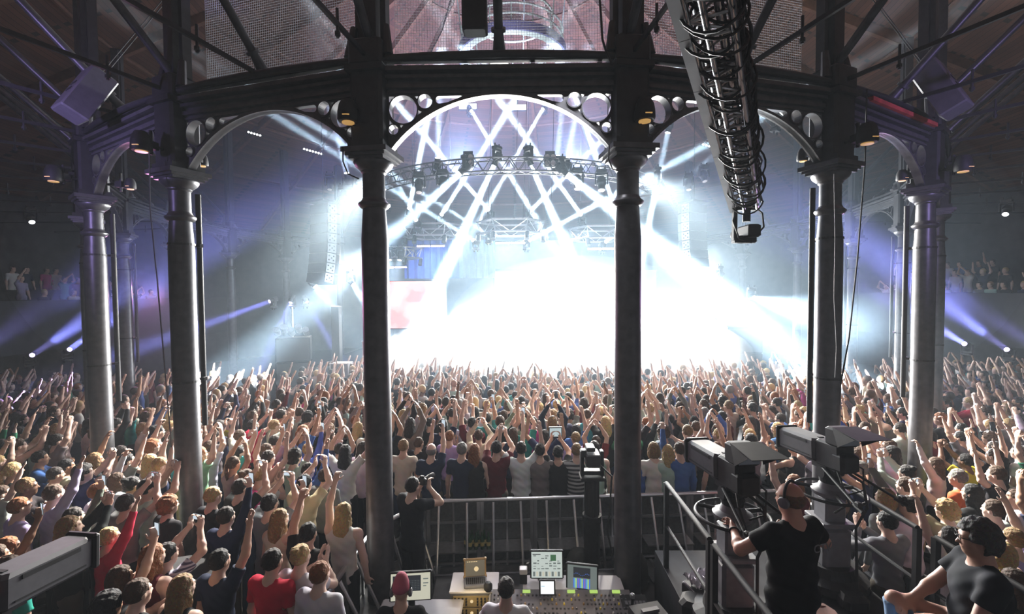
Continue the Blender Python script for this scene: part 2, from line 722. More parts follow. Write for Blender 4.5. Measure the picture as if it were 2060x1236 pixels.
def strut_mesh():
    mb = MB()
    d = Vector((0, -1, 1)).normalized()
    mb.tube((0, 0, 0), d * 5.0, .052, .06, 12)
    mb.tube(d * .05, d * .32, .085, .055, 12)
    mb.tube(d * .32, d * .36, .085, .085, 12)
    fo = MB()
    fo.lathe([(.13, -.06), (.13, -.02), (.09, .0), (.085, .05), (.05, .1)], n=16)
    ti = MB()
    ti.box((0, -4.4, .0), (.035, 8.8, .05))
    for y in (-1.0, -2.6, -4.2):
        ti.tube((0, y, -.14), (0, y, .16), .016, n=8)
        ti.lathe([(.03, -.02), (.03, .02)], (0, y, -.1), 8)
    return mb.mesh('rod', IRON, True), fo.mesh('foot', IRON, True), ti.mesh('tie_rod', IRON_DARK)


SM, FM_, TM = strut_mesh()
for i in range(-13, 14):
    deg = i * 7.5
    at_col = i % 2 != 0
    k = (abs(i) + 1) // 2
    sd = 'left' if i < 0 else 'right'
    if i == 0:
        where = 'the middle of the nearest girder'
    elif at_col:
        where = 'the top of the %s column on the %s' % (nth(k), sd)
    else:
        where = 'the girder past the %s column on the %s' % (nth(k), sd)
    t = empty('roof_strut', ring(deg, 7.1, RR - .12 if not at_col else RR - .2), math.radians(deg) + ROT, 'slanting iron roof strut rising outwards from %s' % where, 'roof strut', 'slanting roof struts above the ring')
    for nm, me in (('rod', SM), ('foot', FM_)) + ((('tie_rod', TM),) if i else ()):
        o = bpy.data.objects.new(nm, me)
        COL.objects.link(o)
        o.parent = t

pm = MB()
pm.path([ring(d, 7.075, RR + .10) for d in np.linspace(-128, 128, 90)], .045, 10)
tag(pm.build('ring_pipe', IRON_DARK, None, True), 'long dark pipe curving round the top of the iron ring', 'pipe')

# cable conduits hung on the inner faces of the columns
def drop_pipe():
    mb = MB()
    mb.tube((0, 0, 2.35), (0, 0, 5.75), .038, n=10)
    brs = []
    for z in (3.05, 5.0):
        br = MB()
        brs.append(br)
        br.box((0, -.07, z), (.05, .16, .035))
        br.box((.045, -.02, z), (.07, .05, .05))
        br.lathe([(.168, -.015), (.168, .015)], (0, -.25, z), 24)
    return mb.mesh('tube', BLACK, True), [b.mesh('clamp', IRON_DARK) for b in brs]


DPM, DBM = drop_pipe()
for k in (-6, -5, -4, -3, -2, 1, 2, 3, 4, 5):
    deg = (k + .5) * 15
    t = empty('hanging_pole', ring(deg, 0, RR - .25), math.radians(deg) + ROT, 'black hanging pole clamped beside the %s iron column on the %s' % (nth(rank(k)), side_of(k)), 'pole', 'black poles clamped to the columns')
    for nm, me in [('tube', DPM)] + [('clamp', b) for b in DBM]:
        o = bpy.data.objects.new(nm, me)
        COL.objects.link(o)
        o.parent = t

# safety net panels above the near girders
NETM = mat('net_cord', (.30, .30, .33), .8, 0, 0, 5)
for i, deg in enumerate((-15, 0, 15)):
    mb = MB()
    W, Z0, Z1, s_ = 1.34, 7.12, 8.6, .034
    n = int(2 * W / s_)
    for j in range(n + 1):
        x = -W + 2 * W * j / n
        mb.box((x, .05, (Z0 + Z1) / 2), (.0032, .0032, Z1 - Z0))
    m_ = int((Z1 - Z0) / s_)
    for j in range(m_ + 1):
        mb.box((0, .05, Z0 + (Z1 - Z0) * j / m_), (2 * W, .0032, .0032))
    o = mb.build('safety_net', NETM)
    o.location = ring(deg, 0, RM - .25)
    o.rotation_euler = (0, 0, math.radians(deg) + ROT)
    tag(o, ['fine safety net above the girder beside the nearest left column', 'fine safety net above the arch over the sound desk',
            'fine safety net above the girder beside the nearest right column'][i], 'net', 'safety nets above the girders')

# loose cables hanging at the columns and from the roof
def cable(pts, r, label, name='hanging_cable', m=None):
    mb = MB()
    mb.path(pts, r, 6)
    return tag(mb.build(name, m or BLACK_SOFT, None, True), label, 'cable')


cable([P(175 + 125, 275, 6.0), P(302, 420, 6.0), P(316, 560, 6.05), P(328, 700, 6.1), P(338, 820, 6.15), P(345, 900, 6.2)], .008, 'thin grey cable hanging slack between second and third columns on the left', m=GREYP)
cable([P(1744, 180, 6.3), P(1740, 330, 6.3), P(1725, 520, 6.3), P(1708, 680, 6.3), P(1690, 780, 6.3), P(1684, 870, 6.3)], .01, 'black cable hanging beside second column on the right')
cable([P(1678, 350, 6.0), P(1680, 480, 6.0), P(1678, 600, 6.0), P(1683, 700, 6.0), P(1680, 760, 6.0)], .006, 'thin wire hanging down the face of second column on the right', m=GREYP)
cable([P(1206, -10, 5.4), P(1212, 80, 5.4), P(1218, 100, 5.4), P(1232, 130, 5.4)], .014, 'twisted black cable hanging above the nearest girder, right end')
cable([P(690, 295, 5.35), P(690, 325, 5.35), P(700, 350, 5.35), P(722, 360, 5.4)], .009, 'black cable loop hanging under capital of nearest column on the left')
cable([P(1226, 290, 5.4), P(1224, 320, 5.4), P(1232, 340, 5.4), P(1244, 344, 5.4)], .009, 'black cable loop hanging under capital of nearest column on the right')
cable([P(909, -10, 9), P(890, 60, 9), P(862, 115, 9), P(850, 132, 9)], .012, 'thin black cable swinging across the roof above the centre arch')
for i, (x_, dd) in enumerate(((1042, 15.5), (1060, 15.5), (1115, 15.0), (989, 15.0))):
    cable([P(x_, 180, dd), P(x_ - 3, 330, dd), P(x_ - 8, 440, dd)], .008, 'thin rigging wire hanging %s from the left in the centre arch' % nth(sorted((1042, 1060, 1115, 989)).index(x_) + 1), 'rigging_wire')

# ------------------------------------------------------------------ lamps and rigging
def moving_head(loc, target, s=1.0, lens=LENS_WHITE, label='', group=None, up=1, name='moving_head', parent=None):
    """base + yoke + head; up=1 hangs from above, up=-1 stands on its base"""
    loc = Vector(loc)
    d = (Vector(target) - loc).normalized()
    t = empty(name, loc, 0, label, 'stage lamp', group)
    az = math.atan2(d.y, d.x)
    M = rotz(az - math.pi / 2)
    b = MB()
    b.box(Vector((0, 0, .40 * up)) * s, (.34 * s, .26 * s, .12 * s), M, 1, .02 * s)
    for x in (-.12, .12):
        b.box(M @ Vector((x, 0, .50 * up)) * s, (.04 * s, .05 * s, .1 * s), M)
    b.build('base', BLACK, t)
    y = MB()
    y.box(M @ Vector((0, 0, .31 * up)) * s, (.40 * s, .12 * s, .06 * s), M)
    for x in (-.19, .19):
        y.box(M @ Vector((x, 0, .13 * up)) * s, (.045 * s, .14 * s, .34 * s), M, 1, .015 * s)
    y.build('yoke', BLACK, t)
    q = d.to_track_quat('Z', 'Y').to_matrix()
    h = MB()
    h.lathe([(.075, -.24), (.125, -.22), (.15, -.12), (.155, .02), (.12, .06), (.11, .2), (.118, .215), (.118, .235), (.1, .235)], (0, 0, 0), 20, q)
    h.v = [tuple(Vector(v) * s) for v in h.v]
    h.build('head', BLACK, t, True)
    l = MB()
    l.lathe([(.095, .232), (.095, .238), (.05, .246)], (0, 0, 0), 20, q)
    l.v = [tuple(Vector(v) * s) for v in l.v]
    l.build('lens', lens, t)
    return t, loc + d * (.26 * s)


HG = 'narrow beam lamps on the rear rig'
# photo x, y of the lens, photo x, y further along the beam, depth of each, watts, lens size, spread
BEAMS = [
    (885, 437, 1019, 228, 20.0, 15.5, 80, .085, 2.0, 'above the left lamp pod'),
    (987, 428, 800, 211, 20.0, 15.5, 80, .085, 2.0, 'above the centre lamp pod, left end'),
    (1065, 427, 1208, 285, 20.0, 16.5, 80, .085, 2.0, 'above the centre lamp pod, right end'),
    (1172, 437, 1033, 242, 20.0, 15.5, 80, .085, 2.0, 'above the right lamp pod'),
    (983, 473, 852, 391, 19.6, 17.5, 35, .085, 2.0, 'low on the left corner of the centre pod'),
    (1059, 487, 1286, 366, 19.6, 16.0, 90, .085, 2.4, 'low on the right corner of the centre pod'),
    (1212, 492, 1464, 293, 20.0, 16.0, 90, .085, 2.0, 'low on the right lamp pod'),
    (822, 425, 860, 240, 19.0, 15.0, 70, .085, 2.2, 'at the outer end of the left pod'),
    (840, 449, 799, 367, 19.0, 17.0, 25, .085, 2.2, 'under the wide slanting beam on the left'),
    (1240, 425, 1179, 258, 19.0, 15.5, 70, .085, 2.2, 'beside the nearest right column'),
    (945, 218, 1100, 475, 22.5, 19.0, 90, .085, 1.6, 'high under the roof by the left strobe bar'),
    (1095, 214, 930, 505, 22.5, 19.0, 90, .085, 1.6, 'high under the roof right of the strobe bars'),
    (957, 487, 906, 455, 19.8, 18.6, 30, .085, 2.0, 'low between left and centre pods'),
]
for x0, y0, x1, y1, d0, d1, w, r, sp, wh in BEAMS:
    a, b = P(x0, y0, d0), P(x1, y1, d1)
    t, tip = moving_head(a, b, .8, LENS_WHITE, 'lit beam lamp %s' % wh, HG, -1)
    area('beam', tip, b, w * 4, 2 * r, sp, WHITE)
WASH = [
    (935, 340, 865, 402, 14.0, 14.0, 520, .09, 11, 'hung on the curved truss, throwing a wide beam to the lower left'),
    (1131, 343, 1200, 398, 14.0, 14.0, 1300, .09, 12, 'hung on the curved truss, throwing a wide beam to the lower right'),
    (1000, 320, 967, 391, 14.2, 14.6, 900, .07, 8, 'on the curved truss left of its middle, beam slanting down'),
    (1063, 320, 1096, 396, 14.2, 14.6, 900, .07, 8, 'on the curved truss right of its middle, beam slanting down'),
    (1322, 362, 1308, 440, 15.0, 15.0, 260, .09, 5, 'seen right of the nearest right column, beam straight down'),
    (1346, 255, 1330, 330, 15.0, 15.0, 50, .09, 6, 'high behind the second right arch'),
    (628, 570, 690, 640, 17.0, 16.6, 110, .1, 22, 'beside the foot of the left speaker column'),
    (706, 566, 765, 660, 17.5, 16.6, 150, .1, 14, 'between left speaker column and nearest left column'),
    (1447, 556, 1405, 600, 17.5, 17.5, 200, .1, 20, 'large round lamp right of the stage glare'),
    (1512, 598, 1620, 630, 18.0, 14.5, 420, .08, 22, 'at the far right edge of the stage'),
    (782, 515, 800, 620, 19.5, 18.8, 70, .12, 16, 'big white lamp over the red screen, first'),
    (805, 515, 790, 620, 19.5, 18.8, 70, .12, 16, 'big white lamp over the red screen, second'),
]
for x0, y0, x1, y1, d0, d1, w, r, sp, wh in WASH:
    a, b = P(x0, y0, d0), P(x1, y1, d1)
    t, tip = moving_head(a, b, .85, LENS_WHITE, 'lit wash lamp %s' % wh, 'wash lamps over the stage', 1)
    area('wash', tip, b, w * 1.6, 2 * r, sp, WHITE)
# shafts that rise from the truss into the roof
for i, (x0, y0, x1, y1, d0, d1, w, sp) in enumerate(((880, 330, 888, 20, 14.6, 12.5, 130, 7), (1140, 330, 1200, 10, 14.6, 13, 130, 8), (1120, 325, 1150, 20, 14.6, 13, 90, 7),
                                                      (700, 360, 622, 20, 14.6, 12.0, 110, 9), (1560, 240, 1785, 20, 13.5, 11.5, 90, 8))):
    a, b = P(x0, y0, d0), P(x1, y1, d1)
    t, tip = moving_head(a, b, .8, LENS_WHITE, 'lamp on the curved truss pointing into the roof, %s from the left' % nth((2, 4, 3, 1, 5)[i]), 'lamps pointing into the roof', -1)
    area('beam', tip, b, w, .18, sp, (.86, .86, 1.0))
# violet floor-to-balcony beams on both flanks
SIDEB = [(60, 718, 300, 560, 14.5, 12.0, 55, 'on the left balcony front, outer'), (135, 707, 330, 570, 14.8, 13.0, 55, 'on the left balcony front, inner'),
         (-110, 760, 110, 600, 14.0, 12.0, 55, 'on the left balcony front, nearest'),
         (1945, 695, 1790, 600, 14.8, 13.0, 70, 'on the right balcony front, inner'), (2030, 707, 1800, 540, 14.5, 12.0, 70, 'on the right balcony front, outer'),
         (2150, 735, 1900, 585, 14.0, 12.0, 70, 'on the right balcony front, nearest'),
         (550, 604, 380, 665, 17.5, 15.0, 60, 'low behind the far left columns, first'), (588, 602, 535, 720, 17.8, 16.5, 60, 'low behind the far left columns, second'),
         (614, 602, 660, 680, 18.2, 17.5, 30, 'low behind the far left columns, third')]
for x0, y0, x1, y1, d0, d1, w, wh in SIDEB:
    a, b = P(x0, y0, d0), P(x1, y1, d1)
    t, tip = moving_head(a, b, .7, LENS_PURPLE, 'violet beam lamp %s' % wh, 'violet beam lamps at the sides', -1)
    area('violet_beam', tip, b, w * 1.5, .16, 9, (.40, .34, 1.0))
for x0, y0, wh, dx in ((62, 440, 'left', 1), (2025, 424, 'right', -1)):
    t, tip = moving_head(P(x0, y0, 13.5), P(x0 + 20 * dx, y0 + 60, 13.0), .7, LENS_WHITE, 'small white spot under the roof at far %s' % wh, None, 1)

# dark lamps on brackets at the near columns, amber light leaking from their vents
for x0, y0, Y, s, wh in ((700, 228, 5.35, .62, 'nearest left'), (1297, 225, 5.35, .62, 'nearest right'), (284, 288, 5.95, .62, 'second left'), (1745, 272, 5.95, .62, 'second right'),
                         (107, 352, 7.4, .62, 'third left'), (1938, 332, 7.4, .62, 'third right'), (406, 324, 6.9, .45, 'inner face of second left'), (1616, 314, 6.9, .45, 'inner face of second right'),
                         (1815, 355, 8.0, .45, 'inner face of third right'), (262, 372, 8.0, .45, 'inner face of third left')):
    a = P(x0, y0, Y)
    t = empty('column_lamp', a, 0, 'dark moving lamp with amber vents on bracket at %s column' % wh, 'stage lamp', 'dark lamps bracketed to the columns')
    h = MB()
    h.lathe([(.03, .20), (.09, .19), (.13, .12), (.15, .02), (.155, -.1), (.14, -.13), (.05, -.13)], n=18)
    h.v = [tuple(Vector(v) * s * 1.25) for v in h.v]
    h.build('head', BLACK, t, True)
    l = MB()
    l.lathe([(.09, -.150), (.09, -.132)], n=18)
    l.box((.02, -.148, -.07), (.10, .02, .014))
    l.v = [tuple(Vector(v) * s * 1.25) for v in l.v]
    l.build('vent', LENS_AMBER, t)
    y = MB()
    kx = min(range(len(KS)), key=lambda i: (ring((KS[i] + .5) * 15, a.z) - a).length)
    c = ring((KS[kx] + .5) * 15, a.z) - a
    y.tube((0, 0, 0), c * .8, .022, n=8)
    y.tube(c * .25 + Vector((0, 0, -.12)), c * .25 + Vector((0, 0, .2)), .02, n=8)
    y.box(c * .25, (.12, .12, .1))
    y.build('bracket', BLACK, t)

# ---- curved lighting truss in front of the stage
TC = P(1025, 333, 14.0) + Vector((0, 6.0, 0))


def tring(deg, z, r):
    a = math.radians(deg)
    return Vector((TC.x + r * math.sin(a), TC.y - r * math.cos(a), TC.z + z))


t = empty('curved_truss', TC, 0, 'curved lattice lighting truss hung across the front of the stage', 'truss')
for nm, zr in (('chord', (-.2, 5.8)), ('chord', (-.2, 6.2)), ('chord', (.2, 5.8)), ('chord', (.2, 6.2))):
    mb = MB()
    mb.path([tring(d, *zr) - TC for d in np.linspace(-62, 62, 41)], .026, 8)
    mb.build(nm, IRON, t, True)
mb = MB()
ds = np.linspace(-62, 62, 51)
for i in range(50):
    z0 = .2 if i % 2 else -.2
    for r in (5.8, 6.2):
        mb.tube(tring(ds[i], z0, r) - TC, tring(ds[i + 1], -z0, r) - TC, .014, n=6)
    for z in (-.2, .2):
        mb.tube(tring(ds[i], z, 5.8 if i % 2 else 6.2) - TC, tring(ds[i + 1], z, 6.2 if i % 2 else 5.8) - TC, .012, n=6)
mb.build('lattice', IRON, t)
for i, (px_, py_) in enumerate(((941, 322), (1107, 322))):
    a = P(px_, py_, 13.95)
    u = empty('blinder_lamp', a, 0, 'four-bulb blinder lamp clamped to the curved truss, %s of its middle' % ('left', 'right')[i], 'stage lamp', 'four-bulb blinder lamps')
    mb = MB()
    mb.box((0, .1, 0), (.36, .16, .40), None, 1, .03)
    mb.box((0, .1, .24), (.3, .06, .1))
    mb.build('housing', BLACK, u)
    for x in (-.085, .085):
        for z in (-.09, .09):
            mb = MB()
            mb.lathe([(.078, 0), (.078, .04), (.05, .02)], (x, .02, z), 16, Matrix.Rotation(math.pi / 2, 3, 'X'))
            mb.build('bulb', LENS_DULL, u, True)
for i, (x0, y0) in enumerate(((843, 375), (891, 370), (1161, 367), (1210, 370), (664, 372), (690, 395), (725, 390), (1385, 372), (1416, 355))):
    Y = 14.2 if 800 < x0 < 1240 else 15.2
    a = P(x0, y0, Y)
    moving_head(a, a + Vector((.05 * (-1) ** i, -.35, -1)), .95 if Y < 15 else .8, LENS_DULL, 'unlit moving lamp hanging head down from the curved truss, %s from left' % nth(sorted((843, 891, 1161, 1210, 664, 690, 725, 1385, 1416)).index(x0) + 1), 'unlit lamps hung under the curved truss', 1)

# ---- three hexagonal lamp pods over the stage
def pod(cx, cy, Y, R, label, lit, nbar):
    c = P(cx, cy, Y)
    t = empty('lamp_pod', c, 0, label, 'lamp pod', 'hexagonal lamp pods over the stage')
    hexa = [Vector((R * math.cos(math.radians(60 * i)), R * .8 * math.sin(math.radians(60 * i)), 0)) for i in range(6)]
    mb = MB()
    for z in (.0, -.5):
        for k in (1.0, .85):
            pts = [v * k + Vector((0, 0, z)) for v in hexa]
            for i in range(6):
                mb.tube(pts[i], pts[(i + 1) % 6], .035, n=8)
    for i in range(6):
        mb.tube(hexa[i], hexa[i] * .85 + Vector((0, 0, -.5)), .025, n=6)
        m_ = (hexa[i] + hexa[(i + 1) % 6]) / 2
        mb.tube(hexa[i], m_ + Vector((0, 0, -.5)), .015, n=6)
        mb.tube(hexa[(i + 1) % 6], m_ + Vector((0, 0, -.5)), .015, n=6)
    mb.build('frame', ALU, t)
    mb = MB()
    for x in (-.8, .8):
        mb.tube((x, 0, 0), (x, 0, 5.5), .012, n=6)
    mb.build('hoist_chain', BLACK, t)
    for i in range(nbar):                       # LED battens: rows of lit cells, and clamped par cans
        bar = MB()
        x = (i - (nbar - 1) / 2) * .62
        bar.box((x, -R * .5, -.95), (.58, .1, .1))
        o = bar.build('batten', BLACK, t)
        cells = MB()
        for j in range(7):
            cells.lathe([(.04, 0), (.04, .02)], (x - .25 + j * .083, -R * .5 - .055, -.97), 10, Matrix.Rotation(math.pi / 2 + .5, 3, 'X'))
        cells.build('lit_cell', lit, o)
    for i in range(4):
        a = hexa[(3 + i) % 6] * .95
        pc = MB()
        pc.tube(a + Vector((0, 0, -.55)), a + Vector((0, -.18, -.85)), .09, .1, 12)
        pc.build('par_can', BLACK, t)
    return t, c


for a in ((872, 455, 20.5, 1.35, 'hexagonal lamp pod with violet battens, left of three', LENS_PURPLE, 2), (1027, 447, 19.5, 1.45, 'hexagonal lamp pod with white battens, middle of three', LENS_WHITE, 2),
          (1205, 460, 20.5, 1.35, 'hexagonal lamp pod with white battens, right of three', LENS_WHITE, 2), (800, 500, 22.5, 1.2, 'small lamp pod half hidden behind nearest left column', LENS_PURPLE, 2)):
    t, c = pod(*a)
    lit = a[5]
    if lit is LENS_PURPLE:
        area('batten_light', c + Vector((0, -.9, -1.1)), c + Vector((-.3, -1.5, -3)), 45, .9, 70, (.5, .42, 1.0), 'RECTANGLE', .1)
    else:
        area('batten_light', c + Vector((0, -.95, -1.1)), c + Vector((0, -2.0, -3)), 160, .9, 80, WHITE, 'RECTANGLE', .1)
# bright bars high under the roof
for i, (x0, y0, w) in enumerate(((941, 214, 34), (1041, 216, 36))):
    a = P(x0, y0, 23.0)
    u = empty('strobe_bar', a, 0, 'bright strobe bar under the far roof, %s one in the centre arch' % ('left', 'right')[i], 'stage lamp', 'strobe bars under the roof')
    mb = MB()
    mb.box((0, .08, 0), (.92, .14, .34), None, 1, .02)
    mb.tube((0, .08, .15), (0, .08, 1.6), .02)
    mb.build('housing', BLACK, u)
    mb = MB()
    mb.box((0, 0, 0), (.84, .03, .24))
    mb.build('tube', LENS_WHITE, u)
    area('strobe', a + Vector((0, -.1, 0)), a + Vector((0, -3, -1.2)), 50, .8, 120, (.75, .68, 1.0), 'RECTANGLE', .22)

# ---- hanging line arrays
def line_array(top, n, sx, label):
    t = empty('line_array', top, 0, label, 'speaker', 'curved speaker columns either side of the stage')
    a = 0.0
    p = Vector((0, 0, 0))
    fr = MB()
    fr.box((0, .2, .08), (.9, .7, .06))
    fr.tube((0, .2, .1), (0, .2, 4.0), .012, n=6)
    fr.build('flying_frame', BLACK, t)
    for i in range(n):
        a += (.005 + .0055 * i)
        R_ = Matrix.Rotation(-a, 3, 'X') @ Matrix.Rotation(0, 3, 'Z')
        h = .335
        c = p + R_ @ Vector((0, 0, -h / 2))
        mb = MB()
        mb.box(c + R_ @ Vector((0, .28, 0)), (.92, .55, h - .012), R_, 1, .012)
        cab = mb.build('cabinet', BLACK, t)
        for s in (-1, 1):
            side = MB()
            side.box(c + R_ @ Vector((s * .465, .2, 0)), (.012, .34, h - .03), R_)
            side.build('side_plate', ALU, cab)
        dots = MB()
        for s in (-1, 1):
            for (dy, dz) in ((.1, .07), (.1, -.07), (.2, 0), (.28, .07), (.28, -.07)):
                dots.box(c + R_ @ Vector((s * .473, dy, dz)), (.008, .05, .045), R_)
        dots.build('driver_hole', BLACK, cab)  # dark blocks standing for driver holes
        p = p + R_ @ Vector((0, 0, -h))
    t.rotation_euler = (0, 0, sx)
    return t


line_array(P(640, 410, 15.5), 8, -.5, 'curved black speaker column hanging left of the stage')
line_array(P(1405, 410, 17.0), 7, .5, 'curved black speaker column hanging right of the stage')

# hung speakers near the roof
def hung_speaker(c, sz, rz, rx, label, slots):
    t = empty('hung_speaker', c, rz, label, 'speaker')
    t.rotation_euler = (rx, 0, rz)
    mb = MB()
    mb.box((0, 0, 0), sz, None, 1, .02)
    mb.build('cabinet', mat('dark_grey_cabinet', (.07, .07, .08), .5) if slots else BLACK_SOFT, t)
    if slots:
        mb = MB()
        for z in (-.06, .06):
            mb.box((0, -sz[1] / 2 - .002, z), (.16, .01, .05))
        mb.build('handle_slot', BLACK, t)
    mb = MB()
    for x in (-1, 1):
        mb.tube((x * sz[0] * .4, 0, sz[2] / 2), (x * sz[0] * .4, 0, sz[2] / 2 + 2.2), .008, n=6)
    mb.build('chain', BLACK, t)


hung_speaker(P(172, 192, 6.6), (.42, .34, .78), -.5, -.5, 'grey speaker with two handle slots tilted under left roof', True)
hung_speaker(P(1893, 180, 7.0), (.42, .34, .85), .6, -.45, 'grey speaker tilted under right roof', True)
hung_speaker(P(955, 8, 5.1), (.27, .22, .62), 0, .05, 'flat black speaker hanging high over the centre arch', False)

# ---- circular gantry in the lantern of the roof
G = Vector((CX + .08, CY, 13.0))
t = empty('gantry', G, 0, 'pale ring-shaped gantry with railings high in the roof lantern', 'gantry')
PALE = mat('pale_green_paint', (.55, .66, .58), .5, 0, .1, 5)


def annulus(r0, r1, z0, z1, n=64):
    vs, fs = [], []
    for i in range(n):
        a = 2 * math.pi * i / n
        for r, z in ((r0, z0), (r1, z0), (r1, z1), (r0, z1)):
            vs.append((r * math.cos(a), r * math.sin(a), z))
    for i in range(n):
        j = (i + 1) % n
        for k in range(4):
            l = (k + 1) % 4
            fs.append((i * 4 + k, i * 4 + l, j * 4 + l, j * 4 + k))
    return vs, fs


MB().add(*annulus(1.68, 1.95, 0, .06)).build('ring_floor', PALE, t)
MB().add(*annulus(1.96, 2.02, 0, .30)).build('kick_band', mat('blue_grey_band', (.12, .13, .25), .5), t)
for z, r in ((.62, 1.9), (.95, 1.9), (1.5, 1.55)):
    mb = MB()
    mb.path([(r * math.cos(a), r * math.sin(a), z) for a in np.linspace(0, 2 * math.pi, 65)[:-1]], .035, 8, True)
    mb.build('hand_rail', PALE, t, True)
mb = MB()
for i in range(16):
    a = 2 * math.pi * i / 16
    mb.tube((1.9 * math.cos(a), 1.9 * math.sin(a), .05), (1.9 * math.cos(a), 1.9 * math.sin(a), .95), .022, n=6)
for i in range(6):
    a = 2 * math.pi * i / 6 + .3
    mb.tube((1.85 * math.cos(a), 1.85 * math.sin(a), .0), (2.4 * math.cos(a), 2.4 * math.sin(a), 4.9), .025, n=6)
mb.build('upright', PALE, t)
area('gantry_lamp', (G.x, G.y - .2, 12.2), (G.x, G.y, 14), 40, .5, 170, (.86, .95, .95))
area('gantry_lamp', (G.x - .5, G.y - 3.0, 11.2), (G.x, G.y + 1, 14.5), 50, .5, 120, (.8, .78, 1.0))
# far roof: two rows of small work lights
for i, (x0, y0, n, m) in enumerate(((500, 266, 5, 0), (612, 300, 7, 0), (1415, 291, 4, 0))):
    a = P(x0, y0, 19.0)
    u = empty('light_strip', a, 0, 'short row of small white lamps on the far roof, %s from left' % nth(i + 1), 'light strip', 'rows of small lamps on the far roof')
    mb = MB()
    mb.box((.12 * (n - 1) / 2, .05, -.035 * (n - 1) / 2), (.12 * n + .1, .06, .06), Matrix.Rotation(.28, 3, 'Y'))
    mb.build('batten', BLACK, u)
    for j in range(n):
        mb = MB()
        mb.lathe([(.035, -.01), (.035, .01)], (.12 * j, 0, -.035 * j), 10, Matrix.Rotation(math.pi / 2, 3, 'X'))
        mb.build('bulb', LENS_WHITE, u)

# ---- remote camera on its crane arm, coming in over the camera from behind
A, B = P(1418, -60, 2.75), P(1502, 402, 6.3)
d = (B - A).normalized()
A2 = A - d * 2.2
t = empty('crane_arm', B, 0, 'long camera crane arm wrapped in coiled black cables, reaching down from above', 'camera crane')
side_ = d.cross(Vector((0, 0, 1))).normalized()
upv = side_.cross(d).normalized()
q = Matrix((side_, d, upv)).transposed()
L = (B - A2).length


def loc(s, x, z):
    return (A2 - B) + d * s + side_ * x + upv * z


for s_, nm in ((-1, 'side_plate'), (1, 'side_plate')):
    mb = MB()
    for k in range(14):
        mb.box(loc(L * (k + .5) / 14, s_ * .165, .0), (.012, L / 14 * .985, .26 if s_ < 0 else .12), q)
    mb.build(nm, mat('crane_plate', (.36, .37, .38), .4, .3, .08, 8) if s_ < 0 else BLACK, t)
fl_ = MB()
for k in range(10):
    fl_.box(loc(L * (k + .5) / 10, -.165, -.165), (.075, L / 10 * .99, .012), q)
fl_.build('bottom_flange', mat('crane_plate', (.36, .37, .38), .4, .3, .08, 8), t)
for x, z, r in ((-.13, -.13, .026), (.13, -.13, .026), (-.02, -.17, .022), (.06, -.10, .03), (-.13, .17, .024), (.13, .17, .024)):
    mb = MB()
    mb.tube(loc(0, x, z), loc(L, x, z), r, n=10)
    mb.build('tube', CHROME, t, True)
mb = MB()
for k in range(34):
    s0 = L * k / 34
    s1 = L * (k + 1) / 34
    sg = 1 if k % 2 else -1
    mb.tube(loc(s0, -.13 * sg, -.13), loc(s1, .13 * sg, -.13), .01, n=6)
    mb.tube(loc(s0, .13 * sg, -.13), loc(s1, .13, .17), .009, n=6)
    mb.tube(loc(s0, -.13, -.13), loc(s0, .13, -.13), .012, n=6)
mb.build('lattice', STEEL, t)
for c in range(4):                              # cable coils wound round the arm
    mb = MB()
    pts = []
    turns = 12 + 3 * c
    for i in range(turns * 22):
        u = i / (turns * 22)
        a = 2 * math.pi * u * turns + c * 2.1
        wob = 1 + .2 * math.sin(u * 61 + c) + .14 * math.sin(u * 143 + 2 * c)
        pts.append(loc(L * min(.99, .01 + .97 * u + .012 * math.sin(a + c)), (.155 + .012 * c) * wob * math.cos(a) + .01, (.17 + .01 * c) * wob * math.sin(a) - .02))
    mb.path(pts, .0105, 6)
    mb.build('coiled_cable', BLACK_SOFT, t, True)
mb = MB()
for x in (-.06, 0, .07):
    mb.path([loc(L * k / 40, .17 + x * .3 + .02 * math.sin(k * 1.3 + x * 40), -.02 + x + .03 * math.sin(k * .9 + x * 30)) for k in range(41)], .012, 6)
mb.build('straight_cable', BLACK_SOFT, t, True)
hd = MB()
hd.tube((0, 0, -.05), (0, 0, -.3), .05, n=12)
hd.box((-.02, .0, -.12), (.3, .12, .06))
hd.box((-.16, 0, -.34), (.05, .09, .46), None, 1, .015)
hd.box((-.1, 0, -.56), (.16, .1, .06))
hd.build('remote_head', BLACK, t)
cm = MB()
cm.box((.02, -.02, -.44), (.17, .36, .17), None, 1, .02)
cm.box((.0, .02, -.54), (.26, .12, .1), None, 1, .015)
cam_ = cm.build('film_camera', BLACK_SOFT, t)
cm = MB()
cm.lathe([(.05, 0), (.055, .1), (.075, .16), (.075, .2), (.05, .2)], (.02, .16, -.44), 18, Matrix.Rotation(-math.pi / 2, 3, 'X'))
cm.build('camera_lens', GREYP, cam_, True)
cm = MB()
cm.path([(.1, 0, -.1), (.16, -.1, -.2), (.13, -.2, -.4), (.05, -.18, -.5)], .012, 6)
cm.path([(-.12, 0, -.1), (-.22, -.08, -.3), (-.15, -.12, -.55), (0, -.15, -.6)], .01, 6)
cm.build('loose_cable', BLACK_SOFT, t, True)

# ------------------------------------------------------------------ stage
SZ = 1.3
mb = MB()
mb.box((0, 22.5, SZ / 2), (17.0, 11.0, SZ))
struct(mb.build('floor_stage', DECK))
t = empty('video_wall', (3.2, 26.0, SZ), 0, 'huge white glowing video wall at the back of the stage', 'screen')
mb = MB()
mb.box((0, .2, 2.1), (9.4, .25, 4.4))
mb.build('frame', BLACK, t)
mb = MB()
mb.box((0, .05, 2.1), (9.2, .06, 4.1))
mb.build('screen_face', mat('white_screen', (.8, .8, .8), .4, 0, .02, 2, 0, (1.0, 1.0, 1.0), .12), t)


